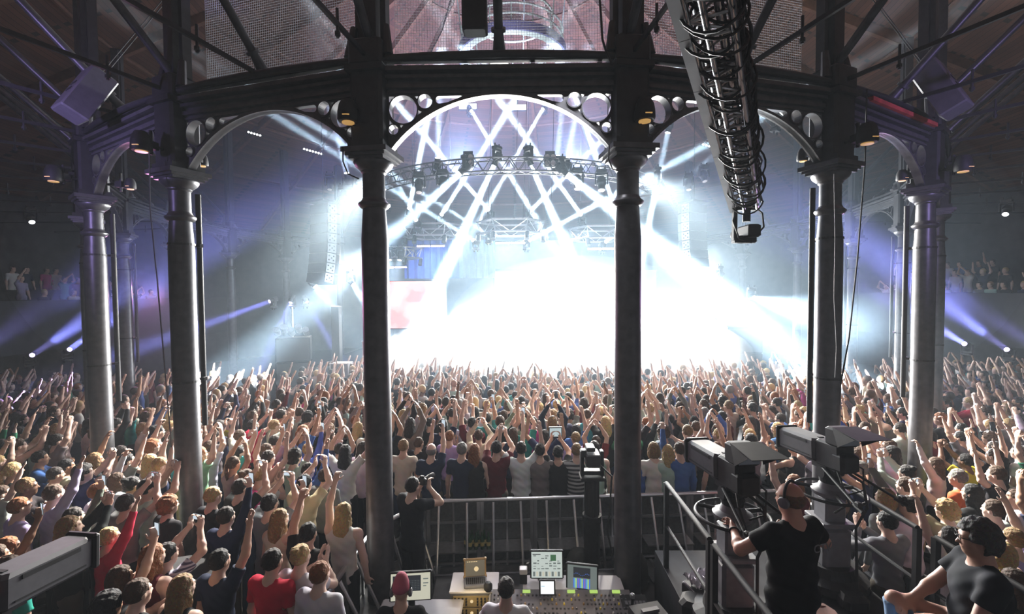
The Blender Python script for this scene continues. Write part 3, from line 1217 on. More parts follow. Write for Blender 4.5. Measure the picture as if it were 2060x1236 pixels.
def red_screen():
    m = bpy.data.materials.new('red_screen')
    m.use_nodes = True
    nt = m.node_tree
    b = nt.nodes['Principled BSDF']
    tc = nt.nodes.new('ShaderNodeTexCoord')
    nz = nt.nodes.new('ShaderNodeTexNoise')
    nz.inputs['Scale'].default_value = 1.1
    nt.links.new(tc.outputs['Object'], nz.inputs['Vector'])
    rp = nt.nodes.new('ShaderNodeValToRGB')
    rp.color_ramp.elements[0].position = .42
    rp.color_ramp.elements[0].color = (1.0, .05, .025, 1)
    rp.color_ramp.elements[1].position = .58
    rp.color_ramp.elements[1].color = (1.0, .42, .34, 1)
    nt.links.new(nz.outputs['Fac'], rp.inputs['Fac'])
    nt.links.new(rp.outputs['Color'], b.inputs['Emission Color'])
    b.inputs['Emission Strength'].default_value = 1.3
    return m


REDS = red_screen()
t = empty('red_video_panel', P(840, 664, 18.0), 0, 'red and pink glowing video panel at left of the stage', 'screen')
mb = MB()
mb.box((0, .1, .99), (2.3, .12, 1.94))
mb.build('frame', BLACK, t)
mb = MB()
mb.box((0, .02, 1.0), (2.26, .05, 1.86))
mb.build('screen_face', REDS, t)
t = empty('blue_drape', P(905, 560, 24.0), 0, 'blue lit cloth hanging above the red video panel', 'drape')
mb = MB()
pts = []
n = 40
for i in range(n + 1):
    x = -2.4 + 4.8 * i / n
    y = .12 * math.sin(i * 1.9)
    pts += [(x, y, 0), (x, y, 2.0)]
mb.add(pts + [(p[0], p[1] + .03, p[2]) for p in pts], [(2 * i, 2 * i + 2, 2 * i + 3, 2 * i + 1) for i in range(n)] + [(2 * n + 2 + 2 * i, 2 * n + 3 + 2 * i, 2 * n + 5 + 2 * i, 2 * n + 4 + 2 * i) for i in range(n)])
mb.build('cloth', mat('blue_cloth', (.08, .16, .6), .8, 0, .1, 6), t, True)
area('blue_wash', P(860, 500, 22.5), P(880, 570, 24), 60, .4, 120, (.25, .42, 1.0))
# front boxes
REDBOX = mat('red_riser_panel', (.75, .16, .13), .5, 0, .15, 5)
PINKBOX = mat('pale_riser_panel', (.78, .62, .60), .5, 0, .1, 5)
for i, (x0, x1, ymid, m, lab) in enumerate(((730, 803, 705, REDBOX, 'red panelled riser on the stage behind nearest left column'), (835, 905, 702, PINKBOX, 'pale pink panelled riser on the left of the stage'),
                                            (985, 1060, 702, PINKBOX, 'pale panelled riser in the white glare at stage centre'), (1120, 1200, 702, PINKBOX, 'pale panelled riser in the glare right of stage centre'))):
    a, b = P(x0, 732, 18.4), P(x1, 732, 18.4)
    w = b.x - a.x
    t = empty('stage_riser', ((a.x + b.x) / 2, 18.8, SZ), 0, lab, 'riser')
    mb = MB()
    mb.box((0, 0, .5), (w, .8, 1.0))
    mb.build('body', m, t)
    mb = MB()
    for k in range(5):
        mb.box((-w / 2 + w * (k + .5) / 5, -.41, .5), (w / 5 - .05, .02, .9))
    mb.build('front_slat', m, t)
    mb = MB()
    mb.box((0, 0, 1.02), (w + .06, .86, .04))
    mb.build('top', WHITE_TOP, t)
    ks = MB()
    for k in (-1, 1):
        ks.tube((k * .3, 0, 1.04), (-k * .3, 0, 1.7), .02)
    ks.box((0, 0, 1.74), (.95, .3, .08))
    u = empty('keyboard', ((a.x + b.x) / 2, 18.8, SZ), 0, 'keyboard on crossed stand on the %s riser' % ('red', 'pink', 'centre', 'rightmost')[i], 'keyboard')
    ks.build('stand', BLACK, u)
# singer's lectern-like monitor stand in front of the red screen
a = P(792, 690, 19.6)
t = empty('prompt_stand', (a.x, 19.6, SZ + 1.0), 0, 'tall thin stand with a flat dark board before the red video panel', 'stand')
mb = MB()
mb.tube((0, 0, -1.0), (0, 0, .95), .02)
mb.lathe([(.2, -1.0), (.2, -.97)], n=16)
mb.build('pole', BLACK, t)
mb = MB()
mb.box((0, 0, 1.0), (.3, .04, .14))
mb.build('board', BLACK, t)
# side speaker stacks and wing gear
def stack(px_, py_, Y, w, h, label, rz=0):
    a = P(px_, py_, Y)
    t = empty('speaker_stack', (a.x, Y, 0.0), rz, label, 'speaker')
    mb = MB()
    for k in range(3):
        mb.box((0, 0, h * (k + .5) / 3), (w, .8, h / 3 - .02), None, 1, .02)
    mb.build('cabinet', BLACK, t)
    mb = MB()
    for k in range(3):
        mb.box((0, -.405, h * (k + .5) / 3), (w - .1, .02, h / 3 - .12))
    mb.build('grille', mat('speaker_grille', (.03, .03, .032), .8, 0, .3, 60), t)
    return t


stack(592, 690, 16.6, 1.15, 2.7, 'black speaker stack at left end of the stage', .35)
stack(1495, 660, 17.4, 1.2, 2.9, 'dark speaker stack in the glare at right end of the stage', -.3)
a = P(588, 640, 16.4)
t = empty('lighting_tree', (a.x, 16.4, 2.7), 0, 'cluster of small lamps on top of the left speaker stack', 'stage lamp')
mb = MB()
mb.tube((0, 0, 0), (0, 0, 1.1), .03)
mb.build('mast', STEEL, t)
for i in range(5):
    mb = MB()
    mb.tube((-.5 + i * .26, -.05, .12 + .1 * (i % 2)), (-.42 + i * .26, -.32, .3 + .1 * (i % 2)), .1, .12, 12)
    mb.build('lamp_can', STEEL, t)
a = P(677, 640, 16.8)
mb = MB()
mb.box((a.x, 16.8, 1.9), (.28, .28, 3.8))
tag(mb.build('stage_post', BLACK, loc=(a.x, 16.8, 0)), 'dark square post at the left wing of the stage', 'post')
for i, (x0, y0, lab) in enumerate(((688, 735, 'grey flight case at the left front of the stage'), (1100 + 645, 800, 'flight case on stand among the crowd at far right'))):
    a = P(x0, y0, 15.6 if i == 0 else 14.0)
    t = empty('flight_case', (a.x, a.y, 0), 0, lab, 'case')
    mb = MB()
    h = a.z + .1
    mb.box((0, 0, h - .25), (.62, .5, .5), None, 1, .02)
    mb.build('body', GREYP, t)
    mb = MB()
    for x in (-.31, .31):
        for z in (h - .5, h):
            mb.box((x, -.24, z), (.04, .06, .04))
        mb.box((x, -.25, h - .25), (.03, .02, .5))
    mb.box((0, -.25, h - .01), (.62, .02, .03))
    mb.box((0, -.25, h - .49), (.62, .02, .03))
    mb.build('edging', ALU, t)
    mb = MB()
    mb.box((0, 0, (h - .5) / 2), (.5, .4, h - .5))
    mb.build('plinth', BLACK, t)

# banks of lamps on the stage (the source of the glare): blinders on the floor and on the rear truss
bank = [(930 + i * 62, 655 - 8 * (i % 2), 21.0) for i in range(9)]
for i, (x0, y0, Y) in enumerate(bank):
    a = P(x0, y0, Y)
    u = empty('glare_lamp', a, 0, 'blinding white stage lamp, %s from the left in the glare' % nth(i + 1), 'stage lamp', 'blinding lamps across the stage')
    mb = MB()
    mb.box((0, .12, 0), (.7, .2, .7), None, 1, .03)
    mb.tube((0, .12, -.3), (0, .12, SZ - a.z), .03)
    mb.build('housing', BLACK, u)
    for x in (-.17, .17):
        for z in (-.17, .17):
            mb = MB()
            mb.lathe([(.14, 0), (.15, .05), (.08, .02)], (x, .02, z), 16, Matrix.Rotation(math.pi / 2, 3, 'X'))
            mb.build('bulb', LENS_WHITE, u, True)
    area('glare', a + Vector((0, -.08, 0)), a + Vector((0, -4, -.35)), 800, .6, 130, WHITE)

# ------------------------------------------------------------------ haze
def vol(name, lo=None, hi=None, ell=None, dens=.01, g=.2, col=(1, 1, 1)):
    m = bpy.data.materials.new(name)
    m.use_nodes = True
    nt = m.node_tree
    nt.nodes.clear()
    o = nt.nodes.new('ShaderNodeOutputMaterial')
    v = nt.nodes.new('ShaderNodeVolumeScatter')
    v.inputs['Color'].default_value = (*col, 1)
    v.inputs['Density'].default_value = dens
    v.inputs['Anisotropy'].default_value = g
    nt.links.new(v.outputs[0], o.inputs['Volume'])
    mb = MB()
    if ell:
        c, r = ell
        prof = [(max(.001, r[0] * math.sin(math.pi * i / 20)), -r[2] * math.cos(math.pi * i / 20)) for i in range(21)]
        mb.lathe(prof, (0, 0, 0), 40)
        mb.v = [(x, y * r[1] / r[0], z) for x, y, z in mb.v]
        ob = mb.build(name, m, None, True)
        ob.location = c
    else:
        c = [(a + b) / 2 for a, b in zip(lo, hi)]
        mb.box(c, [b - a for a, b in zip(lo, hi)])
        ob = mb.build(name, m)
    ob['kind'] = 'stuff'
    ob['label'] = 'thin lit haze filling the hall' if not ell else ('broad bank of lit haze round the stage' if name == 'haze' else 'dense white smoke drifting over the stage' if ell[0][1] > 18 else 'low white smoke rolling over the front rows')
    ob['category'] = 'haze'
    return ob


vol('haze', (-23, -4.2, -.1), (23, 39.5, 21), dens=.0016, g=.15, col=(.82, .91, 1.0))
vol('haze', ell=((-.3, 20.5, 5.5), (20, 10.8, 8.0)), dens=.012, g=.1, col=(.58, .80, 1.0))
vol('stage_smoke', ell=((2.7, 20.5, 2.9), (5.9, 2.0, 3.0)), dens=.085, g=.4)
vol('stage_smoke', ell=((1.6, 16.9, 1.9), (7.0, 2.6, 1.9)), dens=.14, g=.5)

# ------------------------------------------------------------------ crowd barrier round the mixing position
def barrier_meshes():
    w = .86
    fr = MB()
    fr.tube((-w / 2, 0, 1.08), (w / 2, 0, 1.08), .03, n=10)
    for x in (-w / 2 + .03, w / 2 - .03):
        fr.box((x, 0, .54), (.055, .05, 1.08))
    fr.box((0, -.01, .54), (.03, .03, 1.06))
    for z in (.1, .42, .74):
        fr.box((0, 0, z), (w - .06, .03, .035))
    sh = MB()
    sh.box((0, .03, .55), (w - .05, .008, .98))
    le = MB()
    for x in (-.22, .22):
        le.tube((x, -.02, 1.05), (x * 1.05, -.5, .06), .022, n=8)
        le.box((x * 1.05, -.27, .05), (.04, .5, .03))
    st = MB()
    st.box((0, -.16, .43), (w - .12, .3, .02))
    st.box((0, -.3, .05), (w - .06, .55, .012))
    return [('frame', fr.mesh('frame', ALU)), ('sheet', sh.mesh('sheet', mat('barrier_sheet', (.10, .105, .11), .45, .6, .2, 25))),
            ('back_leg', le.mesh('back_leg', ALU)), ('step_plate', st.mesh('step_plate', STEEL))]


BM = barrier_meshes()
NB = [0]


def barrier_run(pts, what):
    i = 0
    for a, b in zip(pts[:-1], pts[1:]):
        a, b = Vector(a), Vector(b)
        d = b - a
        n = max(1, round(d.length / .86))
        for k in range(n):
            c = a + d * ((k + .5) / n)
            i += 1
            t = empty('crowd_barrier', (c.x, c.y, 0), math.atan2(d.y, d.x), 'steel barrier section %s' % (what % nth(i)), 'barrier', 'steel barrier sections round the pen')
            t.scale = (d.length / n / .86, 1, 1)
            for nm, me in BM:
                o = bpy.data.objects.new(nm, me)
                COL.objects.link(o)
                o.parent = t


FL = (-1.45, 6.86)
FRONT = [(-1.45, 6.86), (4.32, 7.24)]
barrier_run([(-2.12, 3.4), (-2.06, 5.2), (-2.0, 6.1)], 'down the left side of the pen, %s from the camera')
barrier_run([(-2.0, 6.1), (-1.47, 6.82)], 'at the angled corner beside the photographer, %s there')
barrier_run(FRONT, 'along the front of the crowd, %s from the photographer')
barrier_run([(4.34, 7.2), (4.34, 3.8)], 'on the right side behind TV cameras, %s from far corner')

# green bottles standing on the barrier step
BOT = mat('green_glass', (.02, .06, .025), .08, 0, .1, 5)
bm_ = MB()
bm_.lathe([(.03, 0), (.031, .01), (.031, .13), (.026, .155), (.013, .19), (.012, .235), (.015, .236), (.015, .25), (.012, .25)], n=14)
bmesh_ = bm_.mesh('beer_bottle', BOT, True)
lm = MB()
lm.lathe([(.0315, .05), (.0315, .11)], n=14)
lmesh = lm.mesh('paper_label', mat('gold_label', (.5, .42, .15), .5))
for i in range(8):
    o = bpy.data.objects.new('beer_bottle', bmesh_)
    COL.objects.link(o)
    x = -.83 + i * .046 + (.02 if i % 2 else 0)
    o.location = (x, 6.74 - .07 * (i % 2) + .07 * (x + .8), .443)
    tag(o, 'green glass beer bottle on barrier step, %s from left' % nth(i + 1), 'bottle', 'beer bottles on the barrier step')
    l = bpy.data.objects.new('paper_label', lmesh)
    COL.objects.link(l)
    l.parent = o

# low black deck behind the mixing position
t = empty('low_deck', (.18, 6.0, 0), .06, 'low black platform on the floor in front of the barrier', 'platform')
mb = MB()
mb.box((0, 0, .17), (2.72, .56, .34), None, 1, .02)
mb.build('body', DECK, t)
mb = MB()
for y in (-.28, .28):
    mb.box((0, y, .33), (2.74, .03, .03))
mb.build('edge_trim', GREYP, t)
mb = MB()
for x in (-1.3, -.4, .5, 1.3):
    mb.box((x, -.285, .18), (.1, .02, .08))
mb.build('catch', BLACK, t)

# ------------------------------------------------------------------ mixing position
EM = {}


def em(name, c, s):
    return mat('screen_' + name, (.02, .02, .02), .4, 0, 0, 5, 0, c, s)


def monitor(c, w, h, rz, tilt, label, ui, stand=True, bez=BLACK, floor=.76, name='monitor', cat='monitor'):
    t = empty(name, c, rz, label, cat)
    R_ = Matrix.Rotation(tilt, 3, 'X')
    mb = MB()
    mb.box(R_ @ Vector((0, .025, 0)), (w + .035, .045, h + .035), R_, 1, .008)
    mb.build('housing', bez, t)
    mb = MB()
    mb.box(R_ @ Vector((0, .0, 0)), (w, .006, h), R_)
    sc_ = mb.build('screen', ui[0], t)
    groups = {}
    for x0, z0, x1, z1, m in ui[1]:
        groups.setdefault(m.name, (m, MB()))[1].box(R_ @ Vector(((x0 + x1 - 1) / 2 * w, -.004, (z0 + z1 - 1) / 2 * h)), ((x1 - x0) * w, .003, (z1 - z0) * h), R_)
    for m, mb in groups.values():
        g_ = mb.build('screen_lettering', m, sc_)
    if stand:
        mb = MB()
        d = c[2] - floor
        mb.box((0, .07, -d / 2), (.07, .04, d))
        mb.lathe([(.11, 0), (.11, .012), (.05, .02)], (0, .07, -d), 20)
        mb.build('stand', bez, t)
    return t


PALEUI = em('pale', (.80, .90, .84), .62)
GREENUI = em('green', (.12, .32, .16), .4)
GREYUI = em('grey', (.35, .42, .40), .4)
DARKUI = em('dark', (.06, .07, .09), .3)
BLUEUI = em('blue', (.10, .25, .9), .7)
CYANUI = em('cyan', (.2, .7, .9), .7)
LIMEUI = em('lime', (.6, .9, .2), .7)
CREAMUI = em('cream', (.9, .88, .70), .6)
WHITEUI = em('white', (.95, .97, 1.0), 1.05)
GOLDUI = em('gold', (1.0, .75, .4), .8)
VIOLETUI = em('violet', (.4, .2, .8), .6)
ui = []
rr = random.Random(3)
for j in range(6):
    for i in range(7):
        if rr.random() < .75 and not (i > 3 and j > 3):
            x, z = .06 + i * .13, .34 + j * .1
            ui.append((x, z, x + rr.uniform(.05, .11), z + rr.uniform(.02, .06), GREYUI))
ui.append((.62, .66, .8, .9, GREENUI))
ui.append((.04, .9, .3, .93, DARKUI))
for i in range(9):
    ui.append((.05 + i * .1, .06, .12 + i * .1, .24, CREAMUI if i % 2 else GREYUI))
monitor(P(1100, 1137, 5.45), .375, .30, 0, -.12, 'square monitor with pale control screen at middle of the sound desk', (PALEUI, ui))
ui = [(.03, .03, .18, .97, GREYUI), (.2, .5, .78, .93, DARKUI), (.8, .05, .97, .95, GREYUI)]
for i in range(14):
    ui.append((.2 + i * .041, .06, .235 + i * .041, .46, (BLUEUI, CYANUI, LIMEUI, BLUEUI, VIOLETUI)[i % 5]))
for i in range(10):
    ui.append((.22 + i * .055, .62 + .05 * math.sin(i), .25 + i * .055, .65 + .05 * math.sin(i), BLUEUI))
monitor(P(1171, 1163, 5.3), .345, .27, -.18, -.12, 'monitor with blue and green spectrum display at right of the sound desk', (CYANUI, ui) if False else (GREYUI, ui))
ui = [(.05, .34, .76, .93, DARKUI), (.1, .82, .16, .9, BLUEUI), (.3, .82, .36, .9, BLUEUI), (.82, .6, .95, .64, GREYUI), (.82, .5, .9, .53, GREYUI), (.82, .76, .95, .8, GREYUI)]
for j in range(6):
    for i in range(9):
        ui.append((.08 + i * .074, .40 + j * .065, .13 + i * .074, .415 + j * .065, GREYUI))
monitor(P(826, 1181, 4.9), .43, .28, .1, -.12, 'wide monitor with cream screen and dark panel beside nearest left column', (CREAMUI, ui), floor=.70)
t = monitor(P(1101, 1183, 5.05), .15, .125, 0, -.35, 'small white glowing tablet screen below the square monitor', (WHITEUI, [(.05, .6, .3, .64, CYANUI)]), stand=False, name='tablet', cat='tablet')
# rugged laptop
c = P(956, 1160, 5.45)
t = empty('laptop', (c.x, c.y, .765), .12, 'rugged laptop with orange trim and glowing screen on the equipment rack', 'laptop')
R_ = Matrix.Rotation(-.18, 3, 'X')
ORANGE = mat('tan_rubber', (.42, .27, .12), .6, 0, .1, 10)
mb = MB()
mb.box((0, -.08, .02), (.27, .2, .035), None, 1, .01)
base = mb.build('keyboard_base', GREYP, t)
mb = MB()
for j in range(4):
    for i in range(10):
        mb.box((-.105 + i * .0235, -.03 - j * .03, .039), (.018, .022, .004))
mb.build('key', BLACK, base)
mb = MB()
mb.box(R_ @ Vector((0, .03, .13)), (.275, .025, .22), R_, 1, .01)
for x in (-.13, .13):
    for z in (.03, .23):
        mb.box(R_ @ Vector((x, .025, z)), (.03, .04, .03), R_, 1, .006)
mb.build('lid', ORANGE, t)
mb = MB()
mb.box(R_ @ Vector((0, .014, .13)), (.235, .004, .18), R_)
scn = mb.build('screen', em('brown', (.22, .18, .12), .5), t)
mb = MB()
for r, z in ((.03, 0),):
    mb.lathe([(.028, -.001), (.028, .002)], R_ @ Vector((.015, .011, .12)), 18, R_ @ Matrix.Rotation(math.pi / 2, 3, 'X'))
for i in range(6):
    mb.box(R_ @ Vector((-.09 + i * .022, .011, .205)), (.014, .002, .008), R_)
mb.build('screen_lettering', GOLDUI, scn)
# equipment rack with two processor units
c0 = P(952, 1187, 5.22)
t = empty('equipment_rack', (c0.x, 5.42, 0), .02, 'white topped equipment rack with gold-lit processor units beside the engineer', 'rack')
mb = MB()
mb.box((0, 0, .37), (.56, .34, .74))
mb.build('case', GREYP, t)
mb = MB()
mb.box((0, .0, .75), (.58, .38, .025), None, 1, .006)
mb.build('top', WHITE_TOP, t)
UNITM = mat('gold_faceplate', (.55, .42, .22), .35, .5, .1, 8)
for j in range(2):
    u = MB()
    u.box((0, -.176, .64 - j * .14), (.49, .02, .125))
    uo = u.build('processor_unit', UNITM, t)
    kb = MB()
    for r_ in range(3):
        for i in range(11):
            if i in (4, 5):
                continue
            kb.lathe([(.011, 0), (.009, .016)], (-.22 + i * .044, -.187, .68 - r_ * .035 - j * .14), 10, Matrix.Rotation(math.pi / 2, 3, 'X'))
    kb.build('knob', BLACK, uo)
    mt = MB()
    mt.lathe([(.018, 0), (.018, .004)], (-.025, -.187, .645 - j * .14), 18, Matrix.Rotation(math.pi / 2, 3, 'X'))
    mt.build('meter', GOLDUI, uo)
area('rack_lamp', (c0.x, 4.95, 1.0), (c0.x, 5.3, .6), .9, .1, 120, (1.0, .78, .42))
# camera / torch on the rack and pen
c = P(982, 1190, 5.25)
mb = MB()
mb.lathe([(.035, 0), (.05, .02), (.052, .07), (.03, .1), (.0, .105)], n=16)
o = mb.build('desk_lamp_head', BLACK, None, True)
o.location = (c.x, c.y, .765)
tag(o, 'small round black lamp head on white rack top beside laptop', 'lamp')
# shelf behind the desk, wooden meter bridge
t = empty('desk_shelf', (.62, 5.28, 0), 0, 'long shelf with wooden front behind the mixing desk', 'shelf')
mb = MB()
mb.box((0, .1, .74), (1.2, .36, .03))
mb.build('top', WHITE_TOP, t)
mb = MB()
mb.box((0, -.09, .69), (1.2, .03, .1))
mb.build('front', WOODW, t)
mb = MB()
for x in (-.55, .55):
    mb.box((x, .1, .36), (.05, .3, .72))
mb.build('leg', BLACK, t)
for i, (px_, py_, n_) in enumerate(((1053, 1170, 'pale cube box on the desk shelf left of square monitor'),)):
    c = P(px_, py_, 5.45)
    t = empty('desk_box', (c.x, 5.42, .756), 0, n_, 'box')
    mb = MB()
    mb.box((0, 0, .06), (.09, .09, .12), None, 1, .006)
    mb.build('body', BLACK, t)
    mb = MB()
    mb.box((0, 0, .15), (.095, .095, .06), None, 1, .006)
    mb.build('lid', WHITE_TOP, t)
# side table on the left
t = empty('side_table', (-1.15, 4.85, 0), 0, 'grey topped side table beside the wide monitor', 'table')
mb = MB()
mb.box((0, 0, .68), (.95, .72, .035), None, 1, .015)
mb.build('top', mat('grey_table', (.34, .33, .36), .5, 0, .06, 6), t)
mb = MB()
for x in (-.43, .43):
    for y in (-.31, .31):
        mb.tube((x, y, 0), (x, y, .67), .02, n=8)
mb.build('leg', BLACK, t)
# small mixer with cables on that table
t = empty('small_mixer', (-.98, 4.62, .70), .05, 'small white mixer with black plugs in front of the wide monitor', 'mixer')
mb = MB()
mb.box((0, 0, .03), (.26, .2, .05), None, 1, .008)
mb.build('body', WHITE_TOP, t)
mb = MB()
for i in range(5):
    mb.tube((-.09 + i * .045, .06, .05), (-.09 + i * .045, .07, .13), .011, n=8)
mb.build('plug', BLACK, t)
mb = MB()
for j in range(3):
    for i in range(8):
        mb.lathe([(.008, 0), (.007, .014)], (-.1 + i * .028, .02 - j * .035, .055), 8)
mb.build('knob', BLACK, t)

# mixing desk: sloped panel with knobs, faders and lit meters
t = empty('mixing_desk', (.46, 4.92, 0), 0, 'large analogue mixing desk with rows of knobs and red faders', 'mixing desk')
mb = MB()
mb.box((0, 0, .38), (1.62, .6, .62), None, 1, .02)
mb.build('body', BLACK, t)
S_ = Matrix.Rotation(.16, 3, 'X')
o0 = Vector((0, 0, .73))
mb = MB()
mb.box(o0, (1.6, .62, .04), S_)
pn = mb.build('panel', mat('desk_panel', (.13, .12, .13), .45, 0, .15, 6), t)
rr = random.Random(8)
cols = {'red_cap': mat('red_cap', (.6, .05, .05), .4), 'yellow_cap': mat('yellow_cap', (.7, .55, .08), .4), 'grey_cap': GREYP, 'white_cap': WHITE_TOP, 'tan_cap': ORANGE}
for nm, m in cols.items():
    kb = MB()
    for i in range(36):
        for j in range(9):
            pick = ('red_cap' if j < 2 else rr.choice(['grey_cap', 'white_cap', 'tan_cap', 'grey_cap', 'yellow_cap']))
            if (i * 9 + j * 7 + 3) % 5 == 0:
                pick = 'grey_cap'
            if pick != nm:
                continue
            kb.lathe([(.0125, 0), (.009, .02)], o0 + S_ @ Vector((-.77 + i * .044, -.26 + j * .06, .02)), 8, S_)
    if kb.v:
        k_ = kb.build('knob', m, pn)
        k_['kind'] = 'stuff'
        k_['label'] = nm.replace('_cap', '') + ' knobs and fader caps'
mb = MB()
for i in range(6):
    mb.box(o0 + S_ @ Vector((-.66 + i * .26, .27, .03)), (.09, .03, .02), S_)
mb.build('lit_meter', LIMEUI, pn)
mb = MB()
for x in (-.82, .82):
    mb.box((x, 0, .62), (.04, .64, .26), None, 1, .02)
mb.build('side_cheek', mat('desk_side', (.3, .3, .33), .4), t)
area('desk_lamp', (.5, 4.7, 1.25), (.5, 4.95, .7), 1.2, .25, 140, (1.0, .8, .55))
# microphone and small phone unit at the right end
t = empty('talk_microphone', (1.18, 4.75, .0), 0, 'grey microphone on short stand at right end of the sound desk', 'microphone')
mb = MB()
mb.tube((0, 0, 0), (0, 0, .93), .012, n=8)
mb.lathe([(.1, 0), (.1, .015)], n=16)
mb.build('stand', BLACK, t)
mb = MB()
mb.tube((0, 0, .93), (0, -.01, 1.03), .014, .02, 12)
mb.build('handle', BLACK, t)
mb = MB()
mb.lathe([(.005, -.03), (.022, -.02), (.028, 0), (.022, .022), (.005, .03)], (0, -.012, 1.055), 14)
mb.build('grille', STEEL, t, True)
t = empty('intercom_unit', (1.28, 5.05, 0), 0, 'small dark intercom unit with grey keys at right end of the desk', 'intercom')
mb = MB()
mb.box((0, 0, .36), (.34, .3, .72))
mb.build('plinth', BLACK, t)
mb = MB()
mb.box((0, 0, .755), (.3, .2, .06), Matrix.Rotation(.2, 3, 'X'), 1, .01)
mb.build('body', BLACK, t)
mb = MB()
for i in range(6):
    mb.box((-.1 + i * .04, -.04, .785), (.03, .05, .02), Matrix.Rotation(.2, 3, 'X'))
mb.build('key', GREYP, t)

# ------------------------------------------------------------------ PA speaker, robotic camera tower, rucksacks
c = P(1308, 1195, 4.5)
t = empty('stage_speaker', (c.x, 4.5, .0), .25, 'black plastic loudspeaker with handles standing right of the sound desk', 'speaker')
mb = MB()
mb.box((0, 0, .72), (.40, .34, .66), Matrix.Rotation(.0, 3, 'X'), .82, 0)
mb.box((0, .03, .70), (.36, .36, .56), None, 1, .05)
mb.build('cabinet', BLACK, t)
for z, r, nm in ((.56, .14, 'woofer'), (.88, .07, 'horn')):
    mb = MB()
    mb.lathe([(r, 0), (r * 1.06, .012), (r * .5, -.04 + .045), (r * .2, .004)], (0, -.17 + (z - .72) * .0, z), 20, Matrix.Rotation(math.pi / 2, 3, 'X'))
    mb.build(nm, GREYP, t, True)
mb = MB()
mb.box((0, 0, 1.07), (.18, .05, .03))
mb.build('handle', GREYP, t)
mb = MB()
mb.box((0, 0, .2), (.44, .4, .4))
mb.build('plinth', DECK, t)

c = P(1190, 1085, 6.45)
t = empty('camera_tower', (c.x, 6.42, 0), 0, 'robotic camera on black telescopic tower inside the crowd barrier', 'camera tower')
mb = MB()
mb.lathe([(.3, 0), (.3, .06), (.16, .12), (.13, .2)], n=20)
mb.build('base', BLACK, t, True)
mb = MB()
mb.tube((0, 0, .15), (0, 0, 1.05), .115, n=20)
mb.tube((0, 0, 1.0), (0, 0, 1.1), .135, n=20)
mb.build('lower_tube', BLACK, t, True)
mb = MB()
mb.tube((0, 0, 1.1), (0, 0, 1.62), .085, n=20)
for a in range(4):
    mb.box((.09 * math.cos(a * 1.57), .09 * math.sin(a * 1.57), 1.36), (.03, .03, .52))
mb.build('upper_tube', BLACK_SOFT, t, True)
mb = MB()
mb.box((0, 0, 1.65), (.34, .26, .05), None, 1, .01)
mb.build('top_plate', BLACK_SOFT, t)
mb = MB()
mb.box((-.14, 0, 1.85), (.05, .12, .36), None, 1, .01)
mb.box((.14, 0, 1.85), (.05, .12, .36), None, 1, .01)
mb.box((0, 0, 1.72), (.3, .12, .06))
mb.build('pan_head', BLACK, t)
mb = MB()
mb.box((0, -.04, 1.93), (.2, .3, .18), None, 1, .015)
mb.box((-.02, .02, 2.06), (.12, .22, .06), None, 1, .01)
mb.box((-.12, -.02, 2.0), (.08, .12, .1), None, 1, .01)
mb.build('camera_body', BLACK_SOFT, t)
mb = MB()
mb.lathe([(.05, 0), (.055, .12), (.07, .18), (.065, .2)], (0, .11, 1.93), 18, Matrix.Rotation(-math.pi / 2, 3, 'X'))
mb.build('lens', BLACK, t, True)
mb = MB()
mb.path([(.1, -.1, 1.85), (.26, -.12, 1.7), (.24, -.1, 1.3), (.2, -.12, .9), (.3, -.2, .4), (.5, -.5, .1)], .014, 6)
mb.build('cable', BLACK_SOFT, t, True)
for i, (x, y, lab) in enumerate(((.85, 6.55, 'dark rucksack slumped left of the camera tower base'), (1.62, 6.5, 'dark rucksack slumped right of the camera tower base'))):
    t = empty('rucksack', (x, y, 0), .3 * (-1) ** i, lab, 'bag')
    mb = MB()
    mb.lathe([(.12, 0), (.2, .03), (.23, .2), (.2, .38), (.12, .5), (.04, .53)], n=14)
    mb.v = [(x_ * 1.0 + .02 * math.sin(z_ * 17 + y_ * 20), y_ * .75, z_) for x_, y_, z_ in mb.v]
    mb.build('sack', mat('dark_nylon', (.025, .028, .025), .7, 0, .3, 10), t, True)
    mb = MB()
    for s in (-.1, .1):
        mb.path([(s, -.14, .46), (s * 1.2, -.24, .36), (s * 1.2, -.22, .12), (s, -.16, .05)], .016, 6)
    mb.build('strap', BLACK_SOFT, t, True)
    mb = MB()
    mb.box((0, -.17, .2), (.22, .07, .18), None, 1, .02)
    mb.build('pocket', BLACK_SOFT, t)

# black draped box among the left-hand crowd
t = empty('draped_box', (-3.72, 4.75, 0), .25, 'tall black draped box standing among the left crowd', 'box')
mb = MB()
n = 48
vs = []
for k, (z, s) in enumerate(((0, 1.12), (.5, 1.06), (1.0, 1.0), (1.28, .98), (1.3, .9))):
    for i in range(n):
        a = 2 * math.pi * i / n
        r = .5 * (1 / max(abs(math.cos(a)), abs(math.sin(a)))) ** .8
        f = 1 + .035 * math.sin(i * 2.1) * (1 - z / 1.3)
        vs.append((r * s * f * math.cos(a) * .8, r * s * f * math.sin(a) * .7, z))
fs = [(k * n + i, k * n + (i + 1) % n, (k + 1) * n + (i + 1) % n, (k + 1) * n + i) for k in range(4) for i in range(n)] + [tuple(range(4 * n, 5 * n))]
mb.add(vs, fs)
mb.build('drape', mat('black_cloth', (.008, .008, .01), .9, 0, .3, 20), t, True)

# ------------------------------------------------------------------ TV platform, guard rails
PZ0 = 1.05
mb = MB()
mb.box((2.72, 3.35, PZ0 / 2), (2.1, 4.5, PZ0))
o = struct(mb.build('floor_platform', DECK))
mb = MB()
mb.box((-3.55, 2.2, .5), (1.9, 2.6, 1.0))
struct(mb.build('floor_platform_left', DECK))


